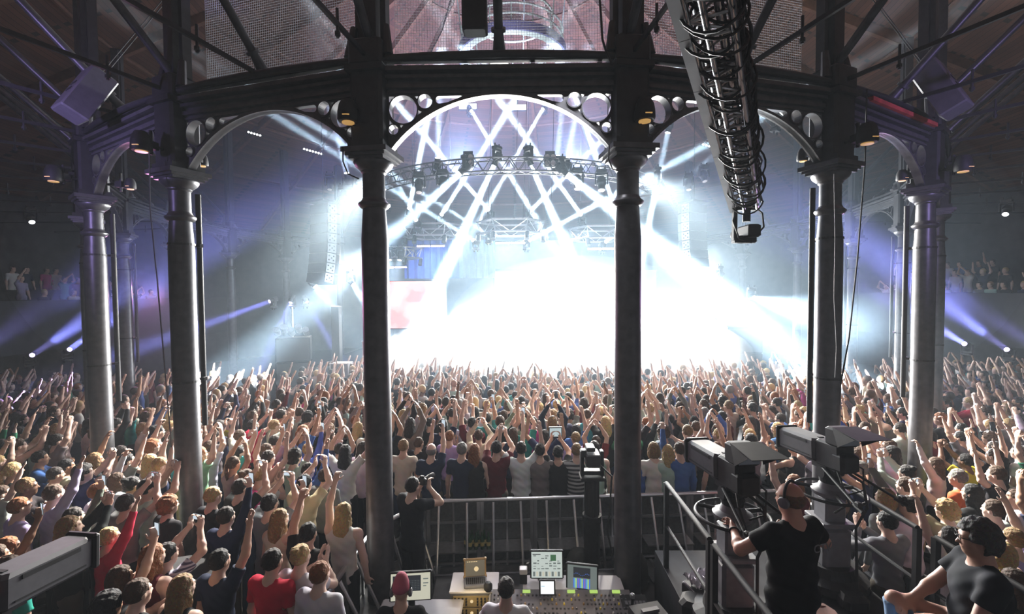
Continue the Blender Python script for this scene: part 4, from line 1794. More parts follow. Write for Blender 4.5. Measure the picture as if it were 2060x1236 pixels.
def guard(pts, z, label, mids=True, bars=()):
    t = empty('guard_rail', (pts[0][0], pts[0][1], z), 0, label, 'railing', 'black guard rails of the camera platform')
    o0 = Vector((pts[0][0], pts[0][1], z))
    mb = MB()
    P_ = [Vector((p[0], p[1], z + 1.0)) - o0 for p in pts]
    for a, b in zip(P_[:-1], P_[1:]):
        mb.tube(a, b, .026, n=10)
    mb.build('top_rail', BLACK, t, True)
    mb = MB()
    for a, b in zip(P_[:-1], P_[1:]):
        mb.tube(a - Vector((0, 0, .5)), b - Vector((0, 0, .5)), .018, n=8)
    mb.build('mid_rail', BLACK, t, True)
    for a in P_:
        mb = MB()
        mb.box(a - Vector((0, 0, .5)), (.05, .05, 1.0))
        mb.build('post', BLACK, t)


guard([(1.70, 5.25), (1.70, 4.05)], PZ0, 'black guard rail on the left edge of the TV platform, far half')
guard([(1.70, 3.95), (1.72, 2.2)], PZ0, 'scuffed black guard rail on the left edge of the TV platform, near half')
guard([(3.72, 5.4), (3.72, 4.25)], PZ0, 'black guard rail on right edge of the TV platform beside second TV camera')
guard([(3.74, 4.08), (3.74, 2.6)], PZ0, 'black guard rail right of the TV platform beside the seated man')
# gooseneck stand and cloth on the platform edge
t = empty('folded_cloth', (1.93, 4.72, PZ0 - .42), .3, 'crumpled pale cloth on a black case beside platform rail', 'cloth')
mb = MB()
n = 16
vs = [(.34 * (i / n - .5) * 1.0, .26 * (j / n - .5), .62 + .05 * math.sin(i * 1.3 + j) * math.cos(j * .9) + .03 * math.sin(i * j * .2)) for j in range(n + 1) for i in range(n + 1)]
fs = [(j * (n + 1) + i, j * (n + 1) + i + 1, (j + 1) * (n + 1) + i + 1, (j + 1) * (n + 1) + i) for j in range(n) for i in range(n)]
lo = [(x, y, .55) for x, y, z in vs]
m0 = len(vs)
fs2 = [tuple(m0 + q for q in reversed(f)) for f in fs]
mb.add(vs + lo, fs + fs2)
mb.build('cloth', mat('pale_cloth', (.40, .38, .42), .8, 0, .2, 14), t, True)
mb = MB()
mb.box((0, 0, .49), (.36, .3, .13), None, 1, .02)
mb.build('case', BLACK, t)
# pink-brown jacket heaped on the platform behind the operator
t = empty('jacket', P(1650, 1206, 3.6), .4, 'brown pink jacket heaped on a stool behind the camera operator', 'jacket')
t.location.z = PZ0
mb = MB()
n = 22
vs = []
for k in range(9):
    z = .62 * k / 8
    for i in range(n):
        a = 2 * math.pi * i / n
        r = (.26 - .12 * (k / 8) ** 2) * (1 + .12 * math.sin(3 * a + k) + .07 * math.sin(7 * a - 2 * k))
        vs.append((r * math.cos(a) * 1.15, r * math.sin(a) * .8, z * (1 + .06 * math.sin(2 * a))))
fs = [(k * n + i, k * n + (i + 1) % n, (k + 1) * n + (i + 1) % n, (k + 1) * n + i) for k in range(8) for i in range(n)] + [tuple(range(8 * n, 9 * n))]
mb.add(vs, fs)
mb.build('cloth', mat('brown_pink_cloth', (.24, .12, .10), .8, 0, .3, 8), t, True)


# ------------------------------------------------------------------ broadcast cameras
def tv_camera(loc, rz, label, pan=0.0, zring=1.1, flap=True, tilt=-.05):
    t = empty('tv_camera', loc, rz, label, 'TV camera', 'large TV cameras on pedestals')
    b = MB()
    for k in range(3):                           # three wheel skirts
        a = 2 * math.pi * k / 3 + .5
        b.box((.3 * math.cos(a), .3 * math.sin(a), .09), (.34, .26, .16), rotz(a), 1, .04)
    b.lathe([(.32, .03), (.36, .08), (.36, .16), (.26, .2), (.24, .3)], n=24)
    b.build('base', BLACK, t)
    c = MB()
    c.box((0, 0, .45), (.30, .30, .5), None, 1, .03)
    c.box((0, 0, .74), (.34, .34, .05), None, 1, .01)
    c.box((0, 0, .86), (.22, .22, .3), None, 1, .02)
    c.tube((0, 0, .95), (0, 0, zring + .1), .075, n=16)
    c.build('column', GREYP, t)
    s = MB()
    s.path([(.33 * math.cos(a), .33 * math.sin(a), zring) for a in np.linspace(0, 2 * math.pi, 41)[:-1]], .016, 8, True)
    for k in range(3):
        a = 2 * math.pi * k / 3 + .3
        s.tube((.08 * math.cos(a), .08 * math.sin(a), zring + .02), (.33 * math.cos(a), .33 * math.sin(a), zring), .02, n=8)
    s.build('steering_ring', BLACK, t, True)
    s = MB()
    s.lathe([(.09, zring - .06), (.17, zring - .02), (.18, zring + .02), (.12, zring + .05), (.09, zring + .12)], n=24)
    s.build('ring_hub', GREYP, t, True)
    M = rotz(pan)
    z0 = zring + .14
    h = MB()
    h.lathe([(.1, z0 - .03), (.11, z0 + .02), (.09, z0 + .06)], n=20)
    h.box(M @ Vector((0, 0, z0 + .09)), (.1, .2, .1), M, 1, .02)
    h.tube(M @ Vector((-.12, 0, z0 + .08)), M @ Vector((.12, 0, z0 + .08)), .06, n=16)
    h.box(M @ Vector((0, .05, z0 + .15)), (.16, .4, .03), M)
    h.build('pan_head', BLACK, t)
    for sx, ln in ((-1, .62), (1, .55)):
        pb = MB()
        pb.tube(M @ Vector((sx * .12, -.04, z0 + .14)), M @ Vector((sx * .26, -ln, z0 + .0)), .014, n=8)
        po = pb.build('pan_bar', BLACK, t, True)
        pb = MB()
        pb.tube(M @ Vector((sx * .25, -ln + .04, z0 + .005)), M @ Vector((sx * .27, -ln - .08, z0 - .02)), .022, n=10)
        pb.box(M @ Vector((sx * .265, -ln - .02, z0 + .03)), (.05, .06, .05), M, 1, .01)
        pb.build('grip', BLACK_SOFT, po)
    T = M @ Matrix.Rotation(tilt, 3, 'X')
    o = Vector((0, 0, z0 + .16))

    def W(x, y, z):
        return o + T @ Vector((x, y, z))
    l = MB()
    l.box(W(0, .37, .13), (.25, .56, .24), T, 1, .025)
    lb = l.build('lens_box', mat('lens_shell', (.06, .06, .07), .62, 0, .12, 18), t)
    l = MB()
    l.box(W(0, .665, .13), (.275, .05, .265), T, 1, .015)
    l.build('lens_hood', BLACK, lb)
    l = MB()
    l.lathe([(.105, 0), (.105, .01), (.06, .014)], W(0, .685, .13), 24, T @ Matrix.Rotation(-math.pi / 2, 3, 'X'))
    l.build('front_glass', mat('dark_glass', (.01, .012, .02), .05), lb)
    l = MB()
    for sx in (-1, 1):
        l.box(W(sx * .127, .37, .2), (.006, .36, .03), T)
        l.box(W(sx * .127, .37, .06), (.006, .44, .012), T)
    l.box(W(.02, .15, .253), (.06, .03, .006), T)
    l.build('trim_strip', BLACK, lb)
    c = MB()
    c.box(W(0, -.06, .12), (.2, .32, .28), T, 1, .02)
    c.box(W(.0, -.2, .08), (.22, .16, .2), T, 1, .03)
    c.box(W(.1, -.05, .1), (.06, .2, .16), T, 1, .02)
    c.box(W(0, .06, -.02), (.18, .2, .06), T)
    cb = c.build('camera_body', BLACK, t)
    c = MB()
    c.path([W(.0, -.16, .0), W(.1, -.3, -.1), W(.14, -.3, -.35), W(.1, -.2, -.6), W(.05, -.25, -1.2)], .014, 6)
    c.path([W(-.06, -.14, .02), W(-.12, -.28, -.1), W(-.06, -.3, -.3), W(-.1, -.16, -.45)], .011, 6)
    c.path([W(.1, -.1, .1), W(.2, -.2, 0), W(.16, -.24, -.2), W(.05, -.12, -.3)], .01, 6)
    c.build('cable', BLACK_SOFT, cb, True)
    v = MB()
    v.box(W(0, -.16, .34), (.24, .2, .19), T, 1, .02)
    v.box(W(0, -.05, .27), (.05, .08, .1), T)
    vo = v.build('viewfinder', BLACK, t)
    v = MB()
    F = T @ Matrix.Rotation(.12, 3, 'X')
    if flap:
        v.add([W(-.14, -.2, .445), W(.14, -.2, .445), W(.17, -.56, .40), (W(-.17, -.56, .40)), W(-.14, -.2, .452), W(.14, -.2, .452), W(.17, -.56, .407), W(-.17, -.56, .407),
               W(-.14, -.24, .26), W(-.145, -.24, .26), W(.14, -.24, .26), W(.145, -.24, .26)],
              [(0, 1, 2, 3), (4, 7, 6, 5), (0, 4, 5, 1), (1, 5, 6, 2), (2, 6, 7, 3), (3, 7, 4, 0)])
        v.add([W(-.14, -.2, .445), W(-.165, -.5, .40), W(-.14, -.26, .26), W(-.134, -.2, .445), W(-.159, -.5, .40), W(-.134, -.26, .26)],
              [(0, 1, 2), (5, 4, 3), (0, 3, 4, 1), (1, 4, 5, 2), (2, 5, 3, 0)])
        v.add([W(.14, -.2, .445), W(.165, -.5, .40), W(.14, -.26, .26), W(.134, -.2, .445), W(.159, -.5, .40), W(.134, -.26, .26)],
              [(0, 1, 2), (5, 4, 3), (0, 3, 4, 1), (1, 4, 5, 2), (2, 5, 3, 0)])
        v.build('sun_hood', BLACK, vo)
    v = MB()
    v.box(W(0, -.262, .34), (.2, .005, .14), T)
    v.build('viewfinder_screen', DARKUI, vo)
    l = MB()
    for k in range(3):
        l.box(W(.104, .07 , .2 - k * .025), (.004, .01, .008), T)
    l.build('tally_light', em('red', (1.0, .05, .03), 1.2), cb)
    return t


TV1 = tv_camera((2.02, 4.30, PZ0), 0, 'TV camera with box lens worked by the bald operator', .12)
TV2 = tv_camera((3.36, 4.92, PZ0), 0, 'TV camera with box lens standing unattended right of the operator', .12, zring=1.05)
TV3 = tv_camera((-3.46, 2.72, .84), 0, 'TV camera with grey box lens cut off by lower left corner', -.12, zring=1.1, flap=False)

# ------------------------------------------------------------------ people: bodies grown as one surface from joints
def surface(prims, res, cut=None, noise=None):
    """smooth union of capsules and ellipsoids -> vertices and quads of one closed skin"""
    lo = np.array([9., 9., 9.])
    hi = -lo
    for p in prims:
        if p[0] == 'c':
            r = max(p[3], p[4]) + res * 3
            a, b = np.array(p[1]), np.array(p[2])
            lo = np.minimum(lo, np.minimum(a, b) - r)
            hi = np.maximum(hi, np.maximum(a, b) + r)
        else:
            r = max(p[2]) + res * 3
            lo = np.minimum(lo, np.array(p[1]) - r)
            hi = np.maximum(hi, np.array(p[1]) + r)
    n = np.ceil((hi - lo) / res).astype(int) + 1
    D = np.full(n, .2, np.float32)
    ax = [(lo[i] + res * np.arange(n[i])).astype(np.float32) for i in range(3)]
    for p in prims:
        k = p[-1]
        if p[0] == 'c':
            a, b = np.array(p[1], np.float32), np.array(p[2], np.float32)
            r1, r2 = p[3], p[4]
            m = max(r1, r2) + k + 2 * res
            l, h = np.minimum(a, b) - m, np.maximum(a, b) + m
        else:
            c, rr_ = np.array(p[1], np.float32), np.array(p[2], np.float32)
            m = k + 2 * res
            ext = rr_ if p[3] is None else np.full(3, rr_.max())
            l, h = c - ext - m, c + ext + m
        i0 = np.maximum(0, np.floor((l - lo) / res).astype(int))
        i1 = np.minimum(n, np.ceil((h - lo) / res).astype(int) + 1)
        if np.any(i1 <= i0):
            continue
        sl = tuple(slice(i0[i], i1[i]) for i in range(3))
        X = ax[0][sl[0]][:, None, None]
        Y = ax[1][sl[1]][None, :, None]
        Z = ax[2][sl[2]][None, None, :]
        if p[0] == 'c':
            ba = b - a
            L2 = max(1e-9, float(ba @ ba))
            t = np.clip(((X - a[0]) * ba[0] + (Y - a[1]) * ba[1] + (Z - a[2]) * ba[2]) / L2, 0, 1)
            d = np.sqrt((X - a[0] - t * ba[0]) ** 2 + (Y - a[1] - t * ba[1]) ** 2 + (Z - a[2] - t * ba[2]) ** 2) - (r1 + (r2 - r1) * t)
        else:
            dx, dy, dz = X - c[0], Y - c[1], Z - c[2]
            if p[3] is not None:
                M = p[3]
                dx, dy, dz = (M[0][0] * dx + M[1][0] * dy + M[2][0] * dz, M[0][1] * dx + M[1][1] * dy + M[2][1] * dz, M[0][2] * dx + M[1][2] * dy + M[2][2] * dz)
            k0 = np.sqrt((dx / rr_[0]) ** 2 + (dy / rr_[1]) ** 2 + (dz / rr_[2]) ** 2)
            k1 = np.sqrt((dx / rr_[0] ** 2) ** 2 + (dy / rr_[1] ** 2) ** 2 + (dz / rr_[2] ** 2) ** 2) + 1e-9
            d = k0 * (k0 - 1) / k1
        B = D[sl]
        hh = np.clip(.5 + .5 * (B - d) / k, 0, 1)
        D[sl] = B * (1 - hh) + d * hh - k * hh * (1 - hh)
    if cut is not None:
        D = np.maximum(D, cut(ax[0][:, None, None], ax[1][None, :, None], ax[2][None, None, :]))
    if noise is not None:
        D = D + noise(ax[0][:, None, None], ax[1][None, :, None], ax[2][None, None, :])
    D[0], D[-1], D[:, 0], D[:, -1], D[:, :, 0], D[:, :, -1] = .1, .1, .1, .1, .1, .1
    D = D.astype(np.float32)
    S = D < 0
    cs = [S[i:n[0] - 1 + i, j:n[1] - 1 + j, k:n[2] - 1 + k] for i in (0, 1) for j in (0, 1) for k in (0, 1)]
    cnt = sum(c.astype(np.int8) for c in cs)
    act = (cnt > 0) & (cnt < 8)
    idx = np.full(act.shape, -1, np.int64)
    I, J, K = np.nonzero(act)
    idx[I, J, K] = np.arange(len(I))
    acc = np.zeros((len(I), 3), np.float64)
    num = np.zeros(len(I))
    for a in range(3):
        for u in (0, 1):
            for v in (0, 1):
                o = [0, 0, 0]
                o[(a + 1) % 3], o[(a + 2) % 3] = u, v
                q = list(o)
                q[a] = 1
                d0 = D[I + o[0], J + o[1], K + o[2]]
                d1 = D[I + q[0], J + q[1], K + q[2]]
                m = (d0 < 0) != (d1 < 0)
                t = np.where(m, d0 / np.where(m, d0 - d1, 1), 0)
                pos = np.zeros((len(I), 3))
                pos[:] = o
                pos[:, a] += t
                acc[m] += pos[m]
                num += m
    V = (np.stack([I, J, K], 1) + acc / num[:, None]) * res + lo
    F = []
    for a in range(3):
        s0 = [slice(None)] * 3
        s1 = [slice(None)] * 3
        s0[a], s1[a] = slice(0, -1), slice(1, None)
        ch = S[tuple(s0)] != S[tuple(s1)]
        b, c = (a + 1) % 3, (a + 2) % 3
        E = np.stack(np.nonzero(ch), 1)
        ins = S[tuple(s0)][tuple(E.T)]
        ok = (E[:, b] > 0) & (E[:, c] > 0) & (E[:, b] < n[b] - 1) & (E[:, c] < n[c] - 1)
        E, ins = E[ok], ins[ok]
        q = []
        for db, dc in ((-1, -1), (0, -1), (0, 0), (-1, 0)):
            G_ = E.copy()
            G_[:, b] += db
            G_[:, c] += dc
            q.append(idx[G_[:, 0], G_[:, 1], G_[:, 2]])
        q = np.stack(q, 1)
        q[~ins] = q[~ins][:, ::-1]
        F.append(q)
    return V, np.concatenate(F)


def np_mesh(name, V, F, m):
    me = bpy.data.meshes.new(name)
    me.vertices.add(len(V))
    me.vertices.foreach_set('co', V.astype(np.float32).ravel())
    me.loops.add(F.size)
    me.loops.foreach_set('vertex_index', F.astype(np.int32).ravel())
    me.polygons.add(len(F))
    me.polygons.foreach_set('loop_start', np.arange(0, F.size, 4, dtype=np.int32))
    me.polygons.foreach_set('use_smooth', np.ones(len(F), bool))
    me.materials.append(m)
    me.update(calc_edges=True)
    me.validate()
    return me


def ik(S, W, l1, l2, pole):
    S, W = np.array(S, float), np.array(W, float)
    d = W - S
    L = min(np.linalg.norm(d), (l1 + l2) * .995)
    u = d / np.linalg.norm(d)
    W = S + u * L
    a = (l1 * l1 - l2 * l2 + L * L) / (2 * L)
    h = math.sqrt(max(0, l1 * l1 - a * a))
    p = np.array(pole, float)
    p = p - u * (p @ u)
    p /= np.linalg.norm(p) + 1e-9
    return S + u * a + p * h, W


SHO = .175
HEADC = np.array([0, .025, 1.655])


def skeleton(R=None, L=None, rp=(.6, -.3, -.6), lp=(-.6, -.3, -.6), sit=False, knee=.93, lean=0.0, curl=(.5, .5), fat=0.0, handdir=(None, None), palm=(None, None), head=(0, 0)):
    J = {}
    J['sh'] = [np.array([SHO, 0, 1.425]), np.array([-SHO, 0, 1.425])]
    R = R or (.27, .05, .84)
    L = L or (-.27, .05, .84)
    up = [R[2] > 1.5, L[2] > 1.5]
    for i in (0, 1):                             # raised arms lift the shoulder
        if up[i]:
            J['sh'][i] = J['sh'][i] + np.array([-.01 if i == 0 else .01, 0, .035])
    J['el'], J['wr'] = [], []
    for i, (W, p) in enumerate(((R, rp), (L, lp))):
        e, w = ik(J['sh'][i], W, .285, .255, p)
        J['el'].append(e)
        J['wr'].append(w)
    if sit:
        J['hip'] = [np.array([.09, .0, .93]), np.array([-.09, .0, .93])]
        J['kn'] = [np.array([.13, .44, knee]), np.array([-.12, .45, knee - .03])]
        J['an'] = [np.array([.13, .40, .50]), np.array([-.12, .52, .48])]
    else:
        J['hip'] = [np.array([.09, 0, .92]), np.array([-.09, 0, .92])]
        J['kn'] = [np.array([.1, .015, .50]), np.array([-.1, .015, .50])]
        J['an'] = [np.array([.1, -.01, .085]), np.array([-.1, -.01, .085])]
    J['fat'], J['curl'], J['handdir'], J['palm'], J['sit'], J['head'] = fat, curl, handdir, palm, sit, head
    return J


def rot_head(v, J):
    yaw, pit = J['head']
    M = np.array(Matrix.Rotation(yaw, 3, 'Z') @ Matrix.Rotation(pit, 3, 'X'))
    return M @ np.array(v, float)


def head_prims(J, g=0.0):
    H = HEADC
    M = np.array(Matrix.Rotation(J['head'][0], 3, 'Z') @ Matrix.Rotation(J['head'][1], 3, 'X'))

    def e(c, r, k):
        return ('e', H + M @ np.array(c), tuple(x + g for x in r), M, k)

    def c(a, b, r1, r2, k):
        return ('c', H + M @ np.array(a), H + M @ np.array(b), r1, r2, k)
    return [e((0, -.01, .022), (.075, .094, .098), .01), e((0, .028, -.03), (.061, .064, .088), .03), e((0, .045, -.088), (.040, .042, .032), .025),
            c((0, .086, .006), (0, .106, -.030), .008, .0135, .012), c((-.038, .078, .024), (.038, .078, .024), .012, .012, .012),
            e((.078, -.004, -.012), (.011, .021, .032), .006), e((-.078, -.004, -.012), (.011, .021, .032), .006),
            c((-.016, .089, -.060), (.016, .089, -.060), .008, .008, .006), c((-.03, .066, -.026), (-.045, .05, -.03), .02, .02, .02), c((.03, .066, -.026), (.045, .05, -.03), .02, .02, .02)]


def hand_prims(J, i):
    w, el = J['wr'][i], J['el'][i]
    d = (w - el) / np.linalg.norm(w - el)
    if J['handdir'][i] is not None:
        d = np.array(J['handdir'][i], float)
        d /= np.linalg.norm(d)
    pn = np.array(J['palm'][i] if J['palm'][i] is not None else (0, 1, 0), float)
    pn = pn - d * (pn @ d)
    pn /= np.linalg.norm(pn) + 1e-9
    s = np.cross(d, pn) * (1 if i == 0 else -1)   # towards the thumb
    q = []
    ctr = w + d * .05
    q.append(('e', ctr, (.042, .015, .052), np.stack([s, pn, d], 1), .012))
    q.append(('c', w - d * .01, w + d * .03, .026, .026, .02))
    cu = J['curl'][i]
    for f, (off, ln) in enumerate(((.029, .074), (.010, .082), (-.010, .076), (-.028, .060))):
        b = w + d * .092 + s * off
        a1 = cu * .9 + .05 * f
        d1 = d * math.cos(a1) + pn * math.sin(a1) + s * off * 1.2
        m = b + d1 * ln * .5
        a2 = cu * 2.0
        d2 = d * math.cos(a2) + pn * math.sin(a2)
        q.append(('c', b, m, .0095, .009, .004))
        q.append(('c', m, m + d2 * ln * .5, .009, .0075, .004))
    tb = w + d * .03 + s * .03
    tm = tb + (d * .6 + s * .7 + pn * .25) * .036
    q.append(('c', tb, tm, .013, .0105, .008))
    q.append(('c', tm, tm + (d * .8 + s * .25 + pn * (.2 + .5 * cu)) * .034, .0105, .008, .004))
    return q


def body_prims(J, hands=True):
    f = J['fat']
    q = [('e', (0, -.005, .95), (.165 + f, .115 + f, .13), None, .05), ('e', (0, 0, 1.1), (.138 + f * 1.2, .1 + f * 1.3, .15), None, .05), ('e', (0, .0, 1.29), (.16 + f * .7, .108 + f * .8, .18), None, .05),
         ('c', (-.12, -.01, 1.40), (.12, -.01, 1.40), .075, .075, .05), ('c', (0, -.012, 1.42), (0, .008, 1.57), .062 + f * .3, .055 + f * .3, .035),
         ('c', (-.1, -.02, 1.44), (0, -.01, 1.5), .035, .04, .05), ('c', (.1, -.02, 1.44), (0, -.01, 1.5), .035, .04, .05)]
    for i in (0, 1):
        s = J['sh'][i]
        q += [('e', s, (.068, .062, .066), None, .05), ('c', s, J['el'][i], .052 + f * .25, .042 + f * .1, .03), ('c', J['el'][i], J['el'][i] * .72 + J['wr'][i] * .28, .042, .043 + f * .1, .02),
              ('c', J['el'][i] * .72 + J['wr'][i] * .28, J['wr'][i], .042, .027, .02)]
        if hands:
            q += hand_prims(J, i)
        else:
            w = J['wr'][i]
            d = (w - J['el'][i]) / np.linalg.norm(w - J['el'][i])
            q.append(('c', w, w + d * .13, .036, .026, .015))
        q += [('c', J['hip'][i], J['kn'][i], .088 + f * .4, .058, .04), ('c', J['kn'][i], J['kn'][i] * .65 + J['an'][i] * .35, .056, .058, .02), ('c', J['kn'][i] * .65 + J['an'][i] * .35, J['an'][i], .057, .038, .02),
              ('c', J['an'][i] + np.array([0, -.03, -.045]), J['an'][i] + np.array([0, .14, -.055]), .036, .03, .02)]
    return q + head_prims(J)


def top_prims(J, sleeve):
    f = J['fat'] + .014
    q = [('e', (0, -.005, .93), (.17 + f, .118 + f, .15), None, .05), ('e', (0, 0, 1.1), (.142 + f * 1.2, .102 + f * 1.2, .15), None, .05), ('e', (0, 0, 1.29), (.16 + f, .108 + f, .18), None, .05),
         ('c', (-.12, -.01, 1.40), (.12, -.01, 1.40), .075 + .012, .087, .05), ('c', (-.1, -.02, 1.44), (-.035, -.012, 1.485), .045, .048, .04), ('c', (.1, -.02, 1.44), (.035, -.012, 1.485), .045, .048, .04)]
    for i in (0, 1):
        s, e, w = J['sh'][i], J['el'][i], J['wr'][i]
        if sleeve == 0:
            continue
        q.append(('e', s, (.080, .074, .078), None, .04))
        if sleeve == 1:
            q.append(('c', s, s * .38 + e * .62, .066 + f * .2, .068 + J['fat'] * .2, .02))
        else:
            q += [('c', s, e, .066 + f * .2, .055, .02), ('c', e, e * .06 + w * .94, .055, .038, .02)]
    return q


def top_cut(J, sleeve):
    def f(X, Y, Z):
        hem = .86 - Z + 0 * X + 0 * Y
        neck = .078 - np.sqrt(X ** 2 + (Y - .012) ** 2 + ((Z - 1.525) * 1.0) ** 2)
        D = np.maximum(hem, neck)
        if sleeve == 1:
            for i in (0, 1):
                s, e = J['sh'][i], J['el'][i]
                u = (e - s) / np.linalg.norm(e - s)
                c = s * .42 + e * .58
                t = (X - c[0]) * u[0] + (Y - c[1]) * u[1] + (Z - c[2]) * u[2]
                dist = np.sqrt(np.maximum(0, (X - c[0]) ** 2 + (Y - c[1]) ** 2 + (Z - c[2]) ** 2 - t * t))
                D = np.maximum(D, np.where((t > -.02) & (dist < .085) & (t < .1), t, -1))
        return D
    return f


def trouser_prims(J):
    f = J['fat'] + .012
    q = [('e', (0, -.005, .94), (.165 + f, .115 + f, .13), None, .05)]
    for i in (0, 1):
        q += [('c', J['hip'][i], J['kn'][i], .092 + f * .5, .07, .03), ('c', J['kn'][i], J['an'][i], .07, .058, .02)]
    return q


def shoe_prims(J):
    q = []
    for i in (0, 1):
        a = J['an'][i]
        q += [('c', a + np.array([0, -.04, -.045]), a + np.array([0, .15, -.05]), .045, .038, .02), ('c', a, a + np.array([0, -.02, -.04]), .05, .045, .02)]
    return q


def hair_parts(kind, J):
    H = HEADC
    M = np.array(Matrix.Rotation(J['head'][0], 3, 'Z') @ Matrix.Rotation(J['head'][1], 3, 'X'))

    def e(c, r, k):
        return ('e', H + M @ np.array(c), r, M, k)
    q = [e((0, -.017, .030), (.086, .101, .104), .02)]
    amp, fr = .007, 80.0
    low, front = -.055, .052
    if kind == 'long':
        q += [e((0, -.062, -.06), (.088, .055, .15), .03), e((0, -.085, -.17), (.098, .045, .16), .04), e((.062, -.01, -.10), (.03, .05, .13), .02), e((-.062, -.01, -.10), (.03, .05, .13), .02)]
        low = -.34
    elif kind == 'bob':
        q += [e((0, -.045, -.04), (.096, .075, .10), .03), e((.066, .0, -.05), (.03, .05, .10), .02), e((-.066, .0, -.05), (.03, .05, .10), .02)]
        low = -.13
    elif kind == 'bun':
        q += [e((0, -.085, .10), (.045, .045, .042), .012)]
    elif kind == 'curly':
        q = [e((0, -.02, .035), (.108, .120, .118), .02), e((0, -.05, -.02), (.10, .085, .09), .03)]
        amp, fr, low = .011, 75.0, -.09
    elif kind == 'tail':
        q += [e((0, -.115, .02), (.03, .035, .035), .01), e((0, -.13, -.08), (.03, .025, .10), .02), e((0, -.12, -.16), (.022, .02, .08), .02)]
        low = -.26
    elif kind == 'rim':                          # bald crown with cropped hair at back and sides
        q = [e((0, -.014, .01), (.081, .099, .085), .02)]
        amp = .002
    MI = M.T

    def cut(X, Y, Z):
        dx, dy, dz = X - H[0], Y - H[1], Z - H[2]
        x = MI[0][0] * dx + MI[0][1] * dy + MI[0][2] * dz
        y = MI[1][0] * dx + MI[1][1] * dy + MI[1][2] * dz
        z = MI[2][0] * dx + MI[2][1] * dy + MI[2][2] * dz
        face = np.minimum(np.minimum(y - front, .062 - z), .066 - np.abs(x) + (z > -.3) * .05)
        face = np.minimum(y - front, .064 - z)
        D = np.maximum(face, low - z)
        if kind in ('short', 'bun', 'tail', 'curly', 'rim'):
            ear = np.minimum(y + .012, -.0 - z)
            D = np.maximum(D, ear)
        if kind == 'rim':
            D = np.maximum(D, z - .045)
        return D

    def nz(X, Y, Z):
        return amp * np.sin(X * fr + 1.3 * np.sin(Z * 40)) * np.sin(Y * fr + .7) * np.sin(Z * fr * .8 + X * 20)
    return q, cut, nz


SKINM = info_mat('skin', .5, .18, 14)
CLOTHM = info_mat('cloth', .8, .25, 9)
HAIRM = info_mat('hair', .75, .7, 55)
CROWDM = info_mat('crowd', .7, .2, 9, 'attr')

POSES = {
    'arms_up': dict(R=(.10, .17, 1.93), L=(-.10, .17, 1.93), rp=(1, .2, .1), lp=(-1, .2, .1), curl=(.25, .2), palm=((-1, 0, 0), (1, 0, 0))),
    'arms_wide': dict(R=(.32, .10, 1.92), L=(-.34, .14, 1.88), rp=(1, .1, -.3), lp=(-1, .1, -.3), curl=(.1, .15)),
    'right_up': dict(R=(.20, .20, 1.95), rp=(1, .2, 0), curl=(.15, .5)),
    'left_up': dict(L=(-.20, .20, 1.95), lp=(-1, .2, 0), curl=(.5, .9)),
    'filming': dict(R=(.075, .33, 1.80), L=(-.075, .33, 1.80), rp=(.8, 0, -.7), lp=(-.8, 0, -.7), curl=(.75, .75), palm=((-1, .3, 0), (1, .3, 0)), handdir=((0, .15, 1), (0, .15, 1))),
    'phone_high': dict(R=(.12, .26, 1.93), rp=(.9, 0, -.4), curl=(.85, .5), palm=((-1, .3, 0), None), handdir=((0, .1, 1), None)),
    'clapping': dict(R=(.035, .34, 1.42), L=(-.035, .34, 1.42), rp=(.8, -.1, -.8), lp=(-.8, -.1, -.8), curl=(.12, .12), palm=((-1, 0, 0), (1, 0, 0)), handdir=((0, .5, 1), (0, .5, 1))),
    'still': dict(curl=(.5, .5)),
}
POSE_WORDS = {'arms_up': 'both arms up', 'arms_wide': 'arms spread', 'right_up': 'right arm up', 'left_up': 'left fist up', 'filming': 'filming two-handed', 'phone_high': 'raising a phone', 'clapping': 'clapping', 'still': 'standing still'}
HI = {}


def kit(pose, res=.0105, **over):
    """all meshes of one pose: body, three cuts of top, trousers, shoes"""
    key = (pose, tuple(sorted((k, str(v)) for k, v in over.items())))
    if key in HI:
        return HI[key]
    a = dict(POSES.get(pose, {}))
    a.update(over)
    J = skeleton(**a)
    K = {'J': J}
    K['body'] = np_mesh('body', *surface(body_prims(J), res), SKINM)
    for s, nm in ((0, 'vest'), (1, 'tshirt'), (2, 'shirt')):
        K[nm] = (J, s)
    K['trousers'] = np_mesh('trousers', *surface(trouser_prims(J), .014, lambda X, Y, Z: np.maximum(Z - 1.02, .05 - Z) + 0 * X + 0 * Y), CLOTHM)
    K['shoes'] = np_mesh('shoes', *surface(shoe_prims(J), .012), CLOTHM)
    HI[key] = K
    return K


def top_of(K, nm):
    if isinstance(K[nm], tuple):
        J, s = K[nm]
        K[nm] = np_mesh('top', *surface(top_prims(J, s), .0115, top_cut(J, s), lambda X, Y, Z: .003 * np.sin(X * 45 + Z * 22) * np.sin(Z * 38 + Y * 30)), CLOTHM)
    return K[nm]


HAIRS = {}


def hair_of(kind, J):
    key = (kind, J['head'])
    if key not in HAIRS:
        q, c, nz = hair_parts(kind, J)
        HAIRS[key] = np_mesh('hair', *surface(q, .0095, c, nz), HAIRM)
    return HAIRS[key]


